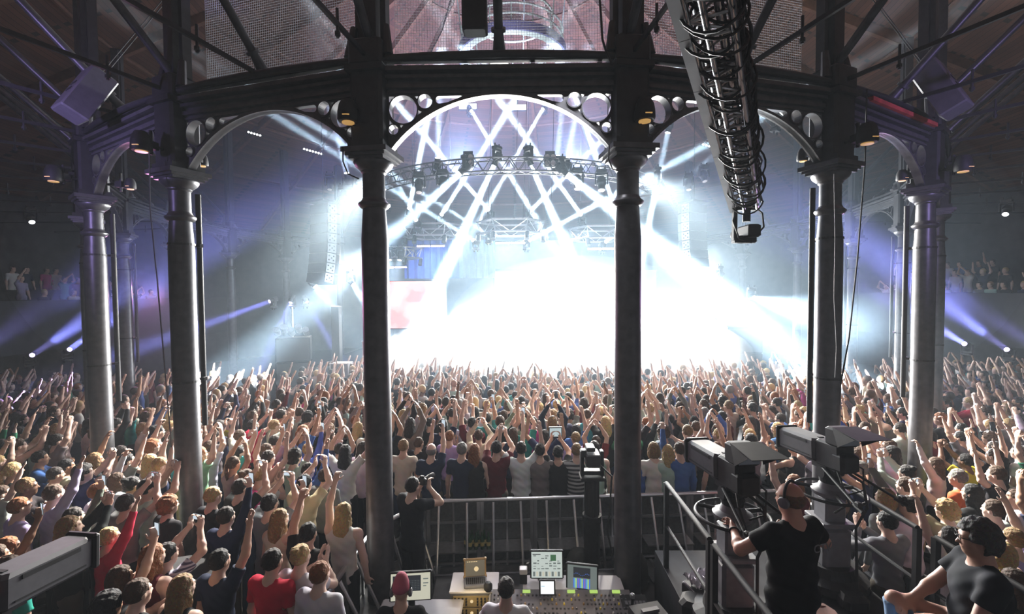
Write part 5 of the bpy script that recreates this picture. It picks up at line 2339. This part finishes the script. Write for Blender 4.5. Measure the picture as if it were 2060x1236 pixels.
SKINS = [(.60, .41, .33), (.53, .34, .26), (.65, .46, .38), (.42, .25, .17), (.13, .07, .045)]
HAIRC = {'dark': (.018, .011, .008), 'black': (.008, .007, .008), 'brown': (.06, .03, .014), 'fair': (.26, .16, .07), 'blonde': (.52, .37, .17), 'ginger': (.24, .085, .025), 'grey': (.22, .21, .2)}
TOPC = {'black': (.012, .012, .014), 'navy': (.014, .02, .05), 'white': (.62, .61, .6), 'grey': (.16, .16, .17), 'maroon': (.10, .012, .02), 'blue': (.06, .12, .36), 'lilac': (.36, .33, .52),
        'red': (.46, .02, .05), 'green': (.03, .17, .09), 'yellow': (.62, .52, .06), 'pink': (.62, .06, .28), 'teal': (.03, .25, .24), 'cream': (.55, .48, .36), 'mint': (.38, .55, .48), 'orange': (.55, .12, .05)}
BOTC = [(.012, .012, .016), (.03, .045, .09), (.02, .022, .03), (.08, .07, .06)]
PEOPLE = []


def add_part(nm, me, parent, col):
    o = bpy.data.objects.new(nm, me)
    COL.objects.link(o)
    o.parent = parent
    o.color = (*col, 1)
    return o


def person(x, y, rz, K, top, topc, hair, hairc, skin, label, z=0.0, s=1.0, bot=None, group=None, stripes=None):
    J = K['J']
    t = empty('person', (x, y, z), rz, label, 'person', group, s)
    add_part('body', K['body'], t, skin)
    tp = add_part('top', top_of(K, top), t, topc)
    if stripes:
        tp.data = tp.data.copy()
        tp.data.materials.clear()
        tp.data.materials.append(stripes)
    add_part('trousers', K['trousers'], t, bot or BOTC[0])
    add_part('shoes', K['shoes'], t, (.02, .02, .02))
    if hair:
        add_part('hair', hair_of(hair, J), t, hairc)
    return t


def stripe_mat(name, c1, c2, sc):
    m = bpy.data.materials.new(name)
    m.use_nodes = True
    nt = m.node_tree
    b = nt.nodes['Principled BSDF']
    b.inputs['Roughness'].default_value = .85
    tc = nt.nodes.new('ShaderNodeTexCoord')
    w = nt.nodes.new('ShaderNodeTexWave')
    w.bands_direction = 'Z'
    w.inputs['Scale'].default_value = sc
    nt.links.new(tc.outputs['Object'], w.inputs['Vector'])
    rp = nt.nodes.new('ShaderNodeValToRGB')
    rp.color_ramp.interpolation = 'CONSTANT'
    rp.color_ramp.elements[0].color = (*c1, 1)
    rp.color_ramp.elements[1].position = .5
    rp.color_ramp.elements[1].color = (*c2, 1)
    nt.links.new(w.outputs['Fac'], rp.inputs['Fac'])
    nt.links.new(rp.outputs['Color'], b.inputs['Base Color'])
    return m


STRIPE = stripe_mat('striped_cloth', (.05, .045, .09), (.42, .40, .48), 9)
STRIPE2 = stripe_mat('broad_striped_cloth', (.015, .015, .02), (.34, .34, .34), 5)


def face_stage(x, y):
    return math.atan2(-(0.6 - x), 18.0 - y)


PHB = MB()
PHB.box((0, 0, 0), (.068, .009, .135), None, 1, .008)
PHBM = PHB.mesh('case', BLACK)
PHS = MB()
PHS.box((0, -.0055, 0), (.06, .002, .118))
PHSM = PHS.mesh('screen', em('phone', (.72, .84, .95), .8))
WBM = mat('paper_band', (.25, .3, .75), .6)


def hold_phone(t, K, label, wide=False, both=True):
    """a lit phone in the raised hand(s): a thing of its own"""
    J = K['J']
    if both:
        p = (J['wr'][0] + J['wr'][1]) / 2 + np.array([0, .03, .10])
    else:
        p = J['wr'][0] + np.array([0, .035, .11])
    M = Matrix.Translation(t.location) @ Matrix.Rotation(t.rotation_euler[2], 4, 'Z') @ Matrix.Scale(t.scale[0], 4)
    q = M @ Vector(p)
    e = empty('smartphone', q, t.rotation_euler[2], label, 'phone', 'phones held up in the crowd')
    if both:
        e.rotation_euler = (0, math.pi / 2, t.rotation_euler[2])
    for nm, me in (('case', PHBM), ('screen', PHSM)):
        o = bpy.data.objects.new(nm, me)
        COL.objects.link(o)
        o.parent = e
    return e


TAKEN = []                                       # x, y, clearance of everybody who stands

# ---- people with a part of their own in the picture: photo position of the head, clothes, hair, pose
NEAR = [
    (545, 1132, 'tshirt', 'red', 'short', 'dark', 0, 'still', 'man in bright red T-shirt seen from behind, beside pen barrier'),
    (438, 1132, 'tshirt', 'navy', 'short', 'black', 1, 'right_up', 'man in navy T-shirt with right arm raised, just left of the red T-shirt'),
    (332, 1118, 'tshirt', 'grey', 'short', 'black', 0, 'filming', 'man in finely striped shirt filming with both arms raised, near lower left'),
    (303, 1122, 'vest', 'maroon', 'long', 'ginger', 0, 'still', 'long auburn-haired woman beside the man in striped shirt'),
    (236, 1166, 'tshirt', 'maroon', 'bob', 'brown', 1, 'phone_high', 'brown bobbed woman raising phone beside the corner TV camera'),
    (272, 1196, 'tshirt', 'black', 'short', 'brown', 0, 'clapping', 'brown-haired man in black clapping at bottom edge, lower left'),
    (362, 1186, 'vest', 'black', 'long', 'fair', 2, 'still', 'woman with long wavy fair hair and bare shoulders at bottom edge'),
    (602, 1122, 'tshirt', 'white', 'bun', 'blonde', 2, 'clapping', 'blonde woman with hair bun in white, behind the red T-shirt'),
    (641, 1158, 'tshirt', 'white', 'short', 'ginger', 2, 'still', 'ginger-haired man in white T-shirt closest to pen barrier corner'),
    (212, 1224, 'tshirt', 'black', 'curly', 'black', 3, 'still', 'black curly-haired head at the very bottom edge, lower left'),
    (193, 992, 'tshirt', 'white', 'short', 'ginger', 2, 'still', 'man in white T-shirt holding beer cup, beside third left column'),
    (104, 996, 'shirt', 'lilac', 'short', 'brown', 0, 'right_up', 'man in lilac shirt reaching one arm forward, far lower left'),
    (34, 1022, 'tshirt', 'lilac', 'short', 'ginger', 0, 'still', 'man in lilac T-shirt above the corner TV camera'),
    (262, 978, 'tshirt', 'yellow', 'bun', 'black', 1, 'still', 'dark-haired woman in yellow top left of second column'),
    (292, 984, 'tshirt', 'white', 'short', 'black', 0, 'filming', 'man in white T-shirt filming with both hands left of second column'),
    (336, 1018, 'tshirt', 'black', 'curly', 'ginger', 0, 'still', 'curly ginger-haired woman in black left of second column'),
    (252, 928, 'tshirt', 'grey', 'short', 'black', 0, 'right_up', 'man in grey T-shirt with high right arm between second and third left columns'),
    (300, 930, 'vest', 'white', 'long', 'blonde', 2, 'still', 'blonde-haired woman in white between second and third left columns'),
    (494, 962, 'tshirt', 'pink', 'bun', 'brown', 0, 'still', 'woman in bright pink top with piled hair, right of second left column'),
    (520, 958, 'tshirt', 'white', 'short', 'fair', 0, 'clapping', 'fair-haired man in white T-shirt right of the bright pink top'),
    (425, 1000, 'tshirt', 'black', 'short', 'blonde', 2, 'still', 'blonde short-haired man in black beside foot of second left column'),
    (480, 984, 'tshirt', 'black', 'short', 'dark', 0, 'filming', 'dark-haired man in black filming, in front of bright pink top'),
    (540, 1016, 'tshirt', 'grey', 'short', 'black', 0, 'filming', 'dark-haired person in grey filming with phone, three rows behind pen corner'),
    (452, 1042, 'shirt', 'navy', 'short', 'dark', 0, 'phone_high', 'man in navy top raising phone, behind the navy T-shirt'),
    (560, 1046, 'vest', 'cream', 'long', 'fair', 0, 'phone_high', 'fair long-haired woman in cream vest raising phone in left crowd'),
    (618, 1076, 'tshirt', 'black', 'tail', 'black', 1, 'left_up', 'woman with black ponytail raising left arm near pen barrier'),
    (690, 1034, 'vest', 'white', 'long', 'blonde', 2, 'left_up', 'long blonde-haired woman in white vest beside nearest left column'),
    (652, 960, 'tshirt', 'grey', 'short', 'dark', 0, 'still', 'broad man in dark grey shirt, four rows left of nearest column'),
    (618, 948, 'shirt', 'blue', 'short', 'dark', 0, 'right_up', 'man in blue long-sleeved shirt with one arm high in left crowd'),
    (1049, 950, 'tshirt', 'white', 'short', 'dark', 0, 'arms_wide', 'man in white T-shirt with both arms up at the front barrier'),
    (994, 934, 'tshirt', 'maroon', 'short', 'black', 0, 'filming', 'man in maroon T-shirt filming at the front barrier'),
    (849, 940, 'tshirt', 'navy', 'rim', 'grey', 0, 'phone_high', 'balding man in navy T-shirt raising phone at the front barrier'),
    (920, 930, 'tshirt', 'navy', 'short', 'grey', 0, 'still', 'grey-haired man in dark shirt with arms down at front barrier'),
    (943, 948, 'vest', 'black', 'long', 'ginger', 2, 'still', 'long auburn-haired woman at the front barrier beside grey-haired man'),
    (1091, 946, 'tshirt', 'grey', 'short', 'dark', 0, 'still', 'man in dark grey T-shirt with cropped hair at front barrier'),
    (1131, 948, 'tshirt', 'black', 'short', 'black', 1, 'filming', 'person in black holding up a tablet at the front barrier'),
    (1163, 916, 'tshirt', 'grey', 'short', 'fair', 0, 'still', 'man in broad striped T-shirt behind the camera tower'),
    (1222, 958, 'vest', 'mint', 'long', 'dark', 2, 'still', 'dark-haired woman in pale vest at front barrier beside nearest right column'),
    (1300, 962, 'vest', 'white', 'long', 'blonde', 2, 'still', 'woman with long blonde curls leaning on barrier right of nearest right column'),
    (1322, 970, 'shirt', 'blue', 'short', 'brown', 2, 'still', 'person in blue denim shirt between two blonde women at barrier'),
    (1350, 946, 'tshirt', 'white', 'bob', 'fair', 2, 'still', 'fair bobbed woman in white top at the barrier, right part'),
    (1386, 956, 'shirt', 'mint', 'long', 'blonde', 2, 'still', 'blonde woman in mint shirt at the barrier, right part'),
    (1425, 962, 'shirt', 'blue', 'short', 'brown', 0, 'left_up', 'man in blue shirt with left arm up at barrier beside TV camera'),
    (1600, 975, 'vest', 'maroon', 'long', 'ginger', 0, 'left_up', 'auburn-haired woman beyond the bald operator'),
    (1785, 1004, 'shirt', 'grey', 'bob', 'fair', 0, 'phone_high', 'fair bobbed woman in grey sweater right of second TV camera'),
    (1826, 980, 'tshirt', 'black', 'short', 'brown', 2, 'still', 'brown-haired man in black shirt beside foot of third right column'),
    (1832, 1020, 'tshirt', 'white', 'short', 'dark', 0, 'still', 'bearded dark-haired man in white T-shirt behind platform rail'),
    (1907, 1028, 'tshirt', 'cream', 'curly', 'blonde', 2, 'filming', 'curly blonde woman filming with both hands behind the seated man'),
    (2004, 1028, 'tshirt', 'white', 'short', 'brown', 2, 'still', 'brown-haired young man in white T-shirt right of the seated man'),
    (1931, 962, 'tshirt', 'orange', 'short', 'grey', 0, 'still', 'grey-haired man in orange top in right crowd'),
    (1960, 994, 'tshirt', 'black', 'long', 'black', 2, 'still', 'woman with long black hair in black, right crowd behind seated man'),
    (2009, 956, 'tshirt', 'black', 'short', 'brown', 2, 'arms_wide', 'bearded man in black T-shirt with arms high at right edge'),
    (1788, 1052, 'shirt', 'grey', 'bun', 'black', 0, 'clapping', 'black-haired person with bun in patterned grey top behind platform rail'),
    (2022, 1116, 'vest', 'yellow', 'bob', 'blonde', 2, 'still', 'blonde bobbed woman at lower right corner'),
    (2046, 1176, 'vest', 'black', 'long', 'brown', 1, 'still', 'long brown-haired woman at lower right corner edge'),
    (1918, 1086, 'tshirt', 'white', 'bob', 'dark', 0, 'left_up', 'dark bobbed woman in white beside the seated man'),
    (2044, 1088, 'tshirt', 'lilac', 'short', 'fair', 2, 'right_up', 'fair-haired man raising right arm at right edge'),
]
for px_, py_, top, tc, hr, hc, sk, po, lab in NEAR:
    s = random.uniform(.97, 1.03)
    q = PZ(px_, py_, 1.66 * s)
    x, y = q.x, q.y
    if 800 < px_ < 1450 and y < 7.75:
        y = max(y, 7.42)
    K = kit(po)
    st = STRIPE if 'finely striped' in lab else (STRIPE2 if 'broad striped' in lab else None)
    rz = face_stage(x, y) + random.uniform(-.12, .12)
    t = person(x, y, rz, K, top, [c * random.uniform(.9, 1.1) for c in TOPC[tc]], hr, HAIRC[hc], SKINS[sk], lab, 0, s, random.choice(BOTC), 'people in the audience', st)
    TAKEN.append((x, y, .40))
    if po in ('filming', 'phone_high'):
        if 'tablet' in lab:
            J = K['J']
            c_ = t.matrix_basis @ Vector((J['wr'][0] + J['wr'][1]) / 2 + np.array([0, .04, .1]))
            monitor(tuple(c_), .2, .145, rz, 0, 'pale tablet held up by the person in black at front barrier', (em('tabletpale', (.62, .75, .78), .7), []), stand=False, name='tablet', cat='tablet')
        else:
            ph = lab.replace(', beside', ' beside')
            hold_phone(t, K, ('phone of ' + ph.split(' filming')[0].split(' raising')[0].split(' in front')[0] + (' at the barrier' if 'barrier' in ph else ' in the crowd')), both=(po == 'filming'))
    if 'beer cup' in lab:
        J = K['J']
        cm_ = MB()
        cm_.lathe([(.03, 0), (.04, .11), (.037, .11), (.028, .006)], n=16)
        o = cm_.build('beer_cup', mat('beer', (.62, .48, .14), .2), None, True)
        o.location = t.matrix_basis @ Vector((J['wr'][0] + np.array([0.0, .06, -.08])))
        tag(o, 'plastic cup of beer held by the man in white T-shirt', 'cup')

# ---- crew: photographer, two at the desk, operator, seated man
GEAR = []
K = kit('photographer', R=(.10, .22, 1.60), L=(-.06, .25, 1.58), rp=(.7, .1, -.8), lp=(-.7, .1, -.8), curl=(.8, .8), handdir=((-.3, .4, .7), (.3, .5, .6)), fat=.012)
q = PZ(800, 984, 1.66)
t = person(-1.46, 5.98, face_stage(q.x, q.y) - .35, K, 'tshirt', (.012, .013, .018), 'short', HAIRC['dark'], SKINS[0], 'photographer in black T-shirt shooting from behind nearest left column', 0, 1.02)
p = t.matrix_basis @ Vector((.0, .20, 1.66))
e = empty('photo_camera', p, t.rotation_euler[2], 'black stills camera with long lens held at the photographer face', 'camera')
mb = MB()
mb.box((0, 0, 0), (.14, .06, .1), None, 1, .015)
mb.box((0, .0, .06), (.06, .05, .04), None, 1, .01)
mb.build('camera_body', BLACK, e)
mb = MB()
mb.lathe([(.036, 0), (.036, .08), (.045, .1), (.045, .2), (.04, .2)], (0, .03, 0), 18, Matrix.Rotation(-math.pi / 2, 3, 'X'))
mb.build('camera_lens', BLACK, e, True)
TAKEN.append((-1.46, 5.98, .5))

K = kit('engineer', R=(.22, .36, 1.12), L=(-.22, .36, 1.12), rp=(.8, -.4, -.5), lp=(-.8, -.4, -.5), sit=True, fat=.006, curl=(.5, .5))
q = PZ(1018, 1190, 1.18)
t = person(q.x, q.y, -.1, K, 'tshirt', (.58, .56, .6), 'short', (.03, .026, .024), SKINS[0], 'sound engineer in white T-shirt seated at the mixing desk, seen from behind', -.47, 1.0, (.03, .045, .09))
mb = MB()
mb.path([(.062 * math.cos(a), -.005 + .062 * math.sin(a), 1.5 + .012 * math.sin(a)) for a in np.linspace(0, 2 * math.pi, 25)[:-1]], .008, 6, True)
o = mb.build('lanyard', BLACK_SOFT, t, True)


def stool(x, y, zs, z0, label):
    u = empty('stool', (x, y, z0), 0, label, 'stool')
    mb = MB()
    mb.lathe([(.17, zs - .06), (.19, zs - .04), (.19, zs - .01), (.17, zs)], n=20)
    mb.build('seat', BLACK_SOFT, u, True)
    for k in range(4):
        a = k * math.pi / 2 + .78
        mb = MB()
        mb.tube((.12 * math.cos(a), .12 * math.sin(a), zs - .05), (.2 * math.cos(a), .2 * math.sin(a), 0), .014, n=8)
        mb.build('leg', BLACK, u)
    return u


stool(q.x, q.y, .37, 0, 'black stool under the seated sound engineer')


def headphones(t, J, label, s=1.0):
    M = np.array(Matrix.Rotation(J['head'][0], 3, 'Z') @ Matrix.Rotation(J['head'][1], 3, 'X'))
    e = empty('headphones', t.matrix_basis @ Vector(HEADC), t.rotation_euler[2], label, 'headphones')
    mb = MB()
    mb.path([M @ np.array((.095 * math.cos(a), -.01, .0 + .135 * math.sin(a))) for a in np.linspace(.0, math.pi, 17)], .011, 8)
    mb.build('band', BLACK, e, True)
    for sx in (-1, 1):
        mb = MB()
        mb.lathe([(.02, -.014), (.04, -.012), (.044, 0), (.038, .016), (.02, .02)], M @ np.array((sx * .095, -.005, -.01)), 18, Matrix(M.tolist()) @ Matrix.Rotation(sx * math.pi / 2, 3, 'Y'))
        mb.build('ear_cup', GREYP, e, True)
    return e


K = kit('listener', R=(.2, .36, 1.1), L=(-.2, .36, 1.1), rp=(.8, -.4, -.5), lp=(-.8, -.4, -.5), sit=True, curl=(.5, .5), head=(0, -.25))
q = PZ(806, 1190, 1.22)
t = person(q.x, q.y, .05, K, 'shirt', (.012, .012, .014), None, None, SKINS[1], 'person in pinkish woollen cap and headphones at the side table', -.45, 1.0)
M = Matrix.Rotation(-.25, 3, 'X')
V, F = surface([('e', HEADC + np.array(M @ Vector((0, -.012, .045))), (.09, .108, .098), np.array(M), .01), ('e', HEADC + np.array(M @ Vector((0, -.02, .13))), (.06, .07, .06), np.array(M), .04)], .011,
               lambda X, Y, Z: np.minimum(HEADC[2] + .02 - Z, 9) + 0 * X + 0 * Y)
add_part('cap', np_mesh('cap', V, F, CLOTHM), t, (.36, .09, .13))
headphones(t, K['J'], 'black headphones worn over the pinkish woollen cap')
stool(q.x, q.y, .39, 0, 'black stool under the person in pinkish cap')

K = kit('operator', R=(.30, .30, 1.22), L=(-.22, .36, 1.28), rp=(.8, -.4, -.5), lp=(-.8, -.4, -.5), fat=.03, curl=(.8, .8), head=(.25, -.1))
OP = person(2.06, 3.42, .28, K, 'tshirt', (.010, .010, .012), 'rim', (.20, .12, .09), (.46, .25, .19), 'bald camera operator in black T-shirt and headphones seen from behind', PZ0, 1.0)
headphones(OP, K['J'], 'grey headphones worn by the bald camera operator')
mb = MB()
W_ = K['J']['wr'][1]
d_ = (K['J']['wr'][1] - K['J']['el'][1])
d_ = d_ / np.linalg.norm(d_)
mb.path([Vector(W_ - d_ * .03) + Matrix(np.stack([np.cross(d_, (0, 0, 1)), np.cross(np.cross(d_, (0, 0, 1)), d_), d_], 1).tolist()) @ Vector((.034 * math.cos(a), .034 * math.sin(a), 0)) for a in np.linspace(0, 2 * math.pi, 17)[:-1]], .009, 6, True)
mb.build('wristwatch', BLACK, OP, True)
tx = bpy.data.curves.new('shirt_print', 'FONT')
tx.body = 'CTV'
tx.size = .085
tx.extrude = .002
to = bpy.data.objects.new('print_text', tx)
COL.objects.link(to)
bpy.context.view_layer.update()
pme = bpy.data.meshes.new_from_object(to.evaluated_get(bpy.context.evaluated_depsgraph_get()))
bpy.data.objects.remove(to)
pme.materials.clear()
pme.materials.append(mat('grey_print', (.16, .16, .17), .8))
po_ = bpy.data.objects.new('shirt_print', pme)
COL.objects.link(po_)
po_.parent = OP
po_.rotation_euler = (math.pi / 2, 0, 0)
po_.location = (.02, -.162, 1.33)

K = kit('sitter', R=(.10, .36, 1.06), L=(-.10, .30, 1.07), rp=(.8, -.5, -.2), lp=(-.8, -.5, -.2), sit=True, knee=1.03, fat=.04, curl=(.75, .6), head=(-.1, -.12), handdir=((-.6, .6, -.35), (.5, .8, -.3)), palm=((0, 0, -1), (0, 0, -1)))
ST = person(3.30, 3.25, 1.2, K, 'tshirt', (.010, .011, .016), 'curly', (.06, .055, .055), (.42, .24, .18), 'heavy man in black T-shirt and jeans seated on a stool at right', PZ0 - .24, 1.02, (.16, .24, .36))
stool(3.30, 3.25, .61, PZ0, 'tall stool under the heavy seated man')
e = empty('spectacles', ST.matrix_basis @ Vector(HEADC), ST.rotation_euler[2], 'thin dark spectacles worn by the heavy seated man', 'spectacles')
e.rotation_euler = (0, 0, ST.rotation_euler[2] - .1)
mb = MB()
for sx in (-1, 1):
    mb.path([(sx * .034 + .024 * math.cos(a), .104, .004 + .018 * math.sin(a)) for a in np.linspace(0, 2 * math.pi, 17)[:-1]], .003, 6, True)
    mb.tube((sx * .058, .1, .006), (sx * .083, -.005, .006), .003, n=6)
mb.tube((-.01, .106, .006), (.01, .106, .006), .003, n=6)
mb.build('frame', BLACK, e)

# ---- everybody else
rr = np.random.default_rng(21)
COLS_XY = [(ring((k + .5) * 15).x, ring((k + .5) * 15).y) for k in KS]


def allowed(x, y):
    if -2.55 < x < 4.62 and y < 7.46:
        return False
    if -4.7 < x < -2.3 and y < 3.75:
        return False
    if abs(x + 3.72) < .75 and abs(y - 4.75) < .62:
        return False
    if abs(x - P(1745, 800, 14).x) < .6 and abs(y - 14) < .5:
        return False
    if math.hypot(x - CX, y - CY) > 17.1:
        return False
    if abs(x - P(592, 690, 16.6).x) < 1.3 and y > 15.4:
        return False
    if y > 16.2:
        return False
    if y > 14.6 and x < -8.3:
        return False
    for cx, cy in COLS_XY:
        if math.hypot(x - cx, y - cy) < .46:
            return False
    return True


cand = []
rows = np.arange(3.2, 16.2, .56)
for r_, y0 in enumerate(rows):
    for x0 in np.arange(-17.5, 17.5, .55):
        x = x0 + (r_ % 2) * .27 + rr.uniform(-.11, .11)
        y = y0 + rr.uniform(-.12, .12)
        if not allowed(x, y):
            continue
        pr = project((x, y, 1.6))
        if not pr or not (-45 < pr[0] < 2105 and pr[1] < 1275):
            continue
        if any((x - a) ** 2 + (y - b) ** 2 < (c + .03) ** 2 for a, b, c in TAKEN):
            continue
        if abs(x) > 9 and rr.random() < .25:
            continue
        cand.append((x, y, pr[2]))
NSOLO = 300 - len(NEAR) - 5
cand.sort(key=lambda c: c[2])
solo, mass = cand[:NSOLO], cand[NSOLO:]
CHOICE = ['arms_up', 'arms_wide', 'right_up', 'left_up', 'filming', 'phone_high', 'clapping', 'still']
WT = np.array([.17, .12, .14, .08, .17, .10, .07, .15])
WT = WT / WT.sum()


def looks(x, y):
    hc = str(rr.choice(['dark', 'black', 'brown', 'fair', 'blonde', 'ginger', 'grey'], p=[.34, .16, .22, .10, .10, .05, .03]))
    hk = str(rr.choice(['short', 'long', 'bob', 'bun', 'curly', 'tail'], p=[.58, .18, .07, .05, .05, .07]))
    tc = str(rr.choice(['black', 'navy', 'white', 'grey', 'maroon', 'blue', 'lilac', 'red', 'green', 'teal', 'cream', 'mint', 'pink', 'yellow'],
                       p=[.25, .13, .21, .14, .04, .06, .03, .02, .02, .02, .04, .02, .01, .01]))
    tp = str(rr.choice(['tshirt', 'shirt', 'vest'], p=[.66, .2, .14]))
    po = str(rr.choice(CHOICE, p=WT))
    return hc, hk, tc, tp, po


TOPW = {'tshirt': 'T-shirt', 'shirt': 'shirt', 'vest': 'vest'}
HW = {'short': '%s-haired', 'long': 'long %s-haired', 'bob': 'bobbed %s-haired', 'bun': '%s-bunned', 'curly': 'curly %s-haired', 'tail': '%s-ponytailed'}
# rows and places in them, so that each person can be pointed to
zones = {}
for x, y, w in solo:
    z = 'mid' if -2.4 < x < 4.5 else ('left' if x < 0 else 'right')
    zones.setdefault((z, int(round((y - 3.2) / .56))), []).append((x, y))
for k in zones:
    zones[k].sort(key=lambda q: q[0] if k[0] == 'mid' else (-q[0] if k[0] == 'left' else q[0]))
rowno = {}
for z in ('mid', 'left', 'right'):
    for i, r_ in enumerate(sorted(k[1] for k in zones if k[0] == z)):
        rowno[(z, r_)] = i + 1
for x, y, w in solo:
    z = 'mid' if -2.4 < x < 4.5 else ('left' if x < 0 else 'right')
    key = (z, int(round((y - 3.2) / .56)))
    n_in = zones[key].index((x, y)) + 1
    if z == 'mid':
        place = '%s row behind barrier, %s from left' % (nth(rowno[key]), nth(n_in))
    else:
        place = '%s row of %s crowd, %s from pen' % (nth(rowno[key]), z, nth(n_in))
    hc, hk, tc, tp, po = looks(x, y)
    s = float(rr.uniform(.93, 1.05))
    lab = '%s in %s %s, %s, %s' % (HW[hk] % hc, tc, TOPW[tp], POSE_WORDS[po], place)
    K = kit(po)
    t = person(x, y, face_stage(x, y) + rr.uniform(-.3, .3), K, tp, [c * rr.uniform(.8, 1.2) for c in TOPC[tc]], hk, HAIRC[hc], SKINS[int(rr.choice(5, p=[.34, .26, .22, .12, .06]))], lab, 0, s,
               BOTC[int(rr.integers(0, 4))], 'people in the audience')
    if po in ('filming', 'phone_high') and rr.random() < .62:
        hold_phone(t, K, 'lit phone held up in %s' % place, both=(po == 'filming'))

# the rest of the audience: one mass (further than the three hundred nearest), and the far balconies
LOW = {}


def low(po, hk):
    if (po, hk) in LOW:
        return LOW[(po, hk)]
    a = dict(POSES[po])
    J = skeleton(**a)
    qh, ch, nz = hair_parts(hk, J)
    V, F = surface(body_prims(J, False) + [(p[0], p[1], tuple(r * 1.02 for r in p[2]), p[3], .012) for p in qh if p[0] == 'e' and (hk != 'short' or True)], .027)
    keep = V[:, 2] > .8
    cut = np.all(keep[F], axis=1)
    F = F[cut]
    used = np.unique(F)
    mp = np.full(len(V), -1)
    mp[used] = np.arange(len(used))
    V, F = V[used], mp[F]
    # which vertices are cloth, hair or skin
    part = np.zeros(len(V), int)
    dist = []
    for i in (0, 1):
        s_, e_ = J['sh'][i], J['el'][i]
        u = e_ - s_
        t_ = ((V - s_) @ u) / (u @ u)
        d_ = np.linalg.norm(V - s_ - np.clip(t_, 0, 1)[:, None] * u, axis=1)
        dist.append((t_ < .62) & (d_ < .11))
    torso = (np.abs(V[:, 0]) < .25) & (V[:, 2] < 1.475) & (np.abs(V[:, 1]) < .17)
    arm = np.zeros(len(V), bool)
    for i in (0, 1):
        e_, w_ = J['el'][i], J['wr'][i]
        u = w_ - e_
        t_ = np.clip(((V - e_) @ u) / (u @ u), 0, 1.6)
        arm |= np.linalg.norm(V - e_ - t_[:, None] * u, axis=1) < .062
    part[(torso | dist[0] | dist[1]) & ~arm] = 1
    hd = V - HEADC
    hr = (hd[:, 2] > (-.06 if hk in ('short', 'bun', 'curly', 'tail') else -.3)) & ~((hd[:, 1] > .05) & (hd[:, 2] < .06)) & (np.abs(hd[:, 0]) < .13) & (np.abs(hd[:, 1]) < .2) & ((hd[:, 2] > -.02) | (hd[:, 1] < -.0))
    part[hr & (V[:, 2] < 1.9) & (np.linalg.norm(hd[:, :2], axis=1) < .16) & ~arm] = 2
    LOW[(po, hk)] = (V, F, part)
    return LOW[(po, hk)]


AV, AF, AC = [], [], []
off = 0


def put(x, y, z, rz, s, po, hk, cols):
    global off
    V, F, part = low(po, hk)
    c, sn = math.cos(rz), math.sin(rz)
    W = np.stack([V[:, 0] * c - V[:, 1] * sn, V[:, 0] * sn + V[:, 1] * c, V[:, 2]], 1) * s + np.array([x, y, z])
    AV.append(W)
    AF.append(F + off)
    AC.append(np.array(cols)[part])
    off += len(V)


for x, y, w in mass:
    hc, hk, tc, tp, po = looks(x, y)
    hk = hk if hk in ('short', 'long') else 'short'
    put(x, y, 0, face_stage(x, y) + rr.uniform(-.3, .3), rr.uniform(.93, 1.05), po, hk, [SKINS[int(rr.choice(5, p=[.34, .26, .22, .12, .06]))], TOPC[tc], HAIRC[hc]])
for sgn in (-1, 1):                              # seated and standing audience on the two balconies
    for row in range(3):
        for i in range(17):
            d = sgn * (76 + i * 1.75 + rr.uniform(-.4, .4))
            if rr.random() < .3:
                continue
            q = ring(d, 0, RB + .55 + row * 1.0)
            hc, hk, tc, tp, po = looks(q.x, q.y)
            if rr.random() < .5:
                po = 'still'
            if sgn < 0 and row == 0 and i == 5:
                tc = 'yellow'
            put(q.x, q.y, 3.1 + .4 * row - (.35 if row == 0 else .2), face_stage(q.x, q.y), 1.0, po, 'short', [SKINS[0], TOPC[tc], HAIRC[hc]])
V = np.concatenate(AV)
F = np.concatenate(AF)
Cc = np.concatenate(AC)
me = np_mesh('crowd', V, F, CROWDM)
at = me.color_attributes.new('tint', 'FLOAT_COLOR', 'POINT')
at.data.foreach_set('color', np.concatenate([Cc, np.ones((len(Cc), 1))], 1).astype(np.float32).ravel())
o = bpy.data.objects.new('crowd', me)
COL.objects.link(o)
o['kind'] = 'stuff'
o['label'] = 'dense mass of audience filling the floor up to the stage and the far balconies'
o['category'] = 'crowd'
print('people: near', len(NEAR), 'solo', len(solo), 'mass', len(mass), 'crowd verts', len(V))
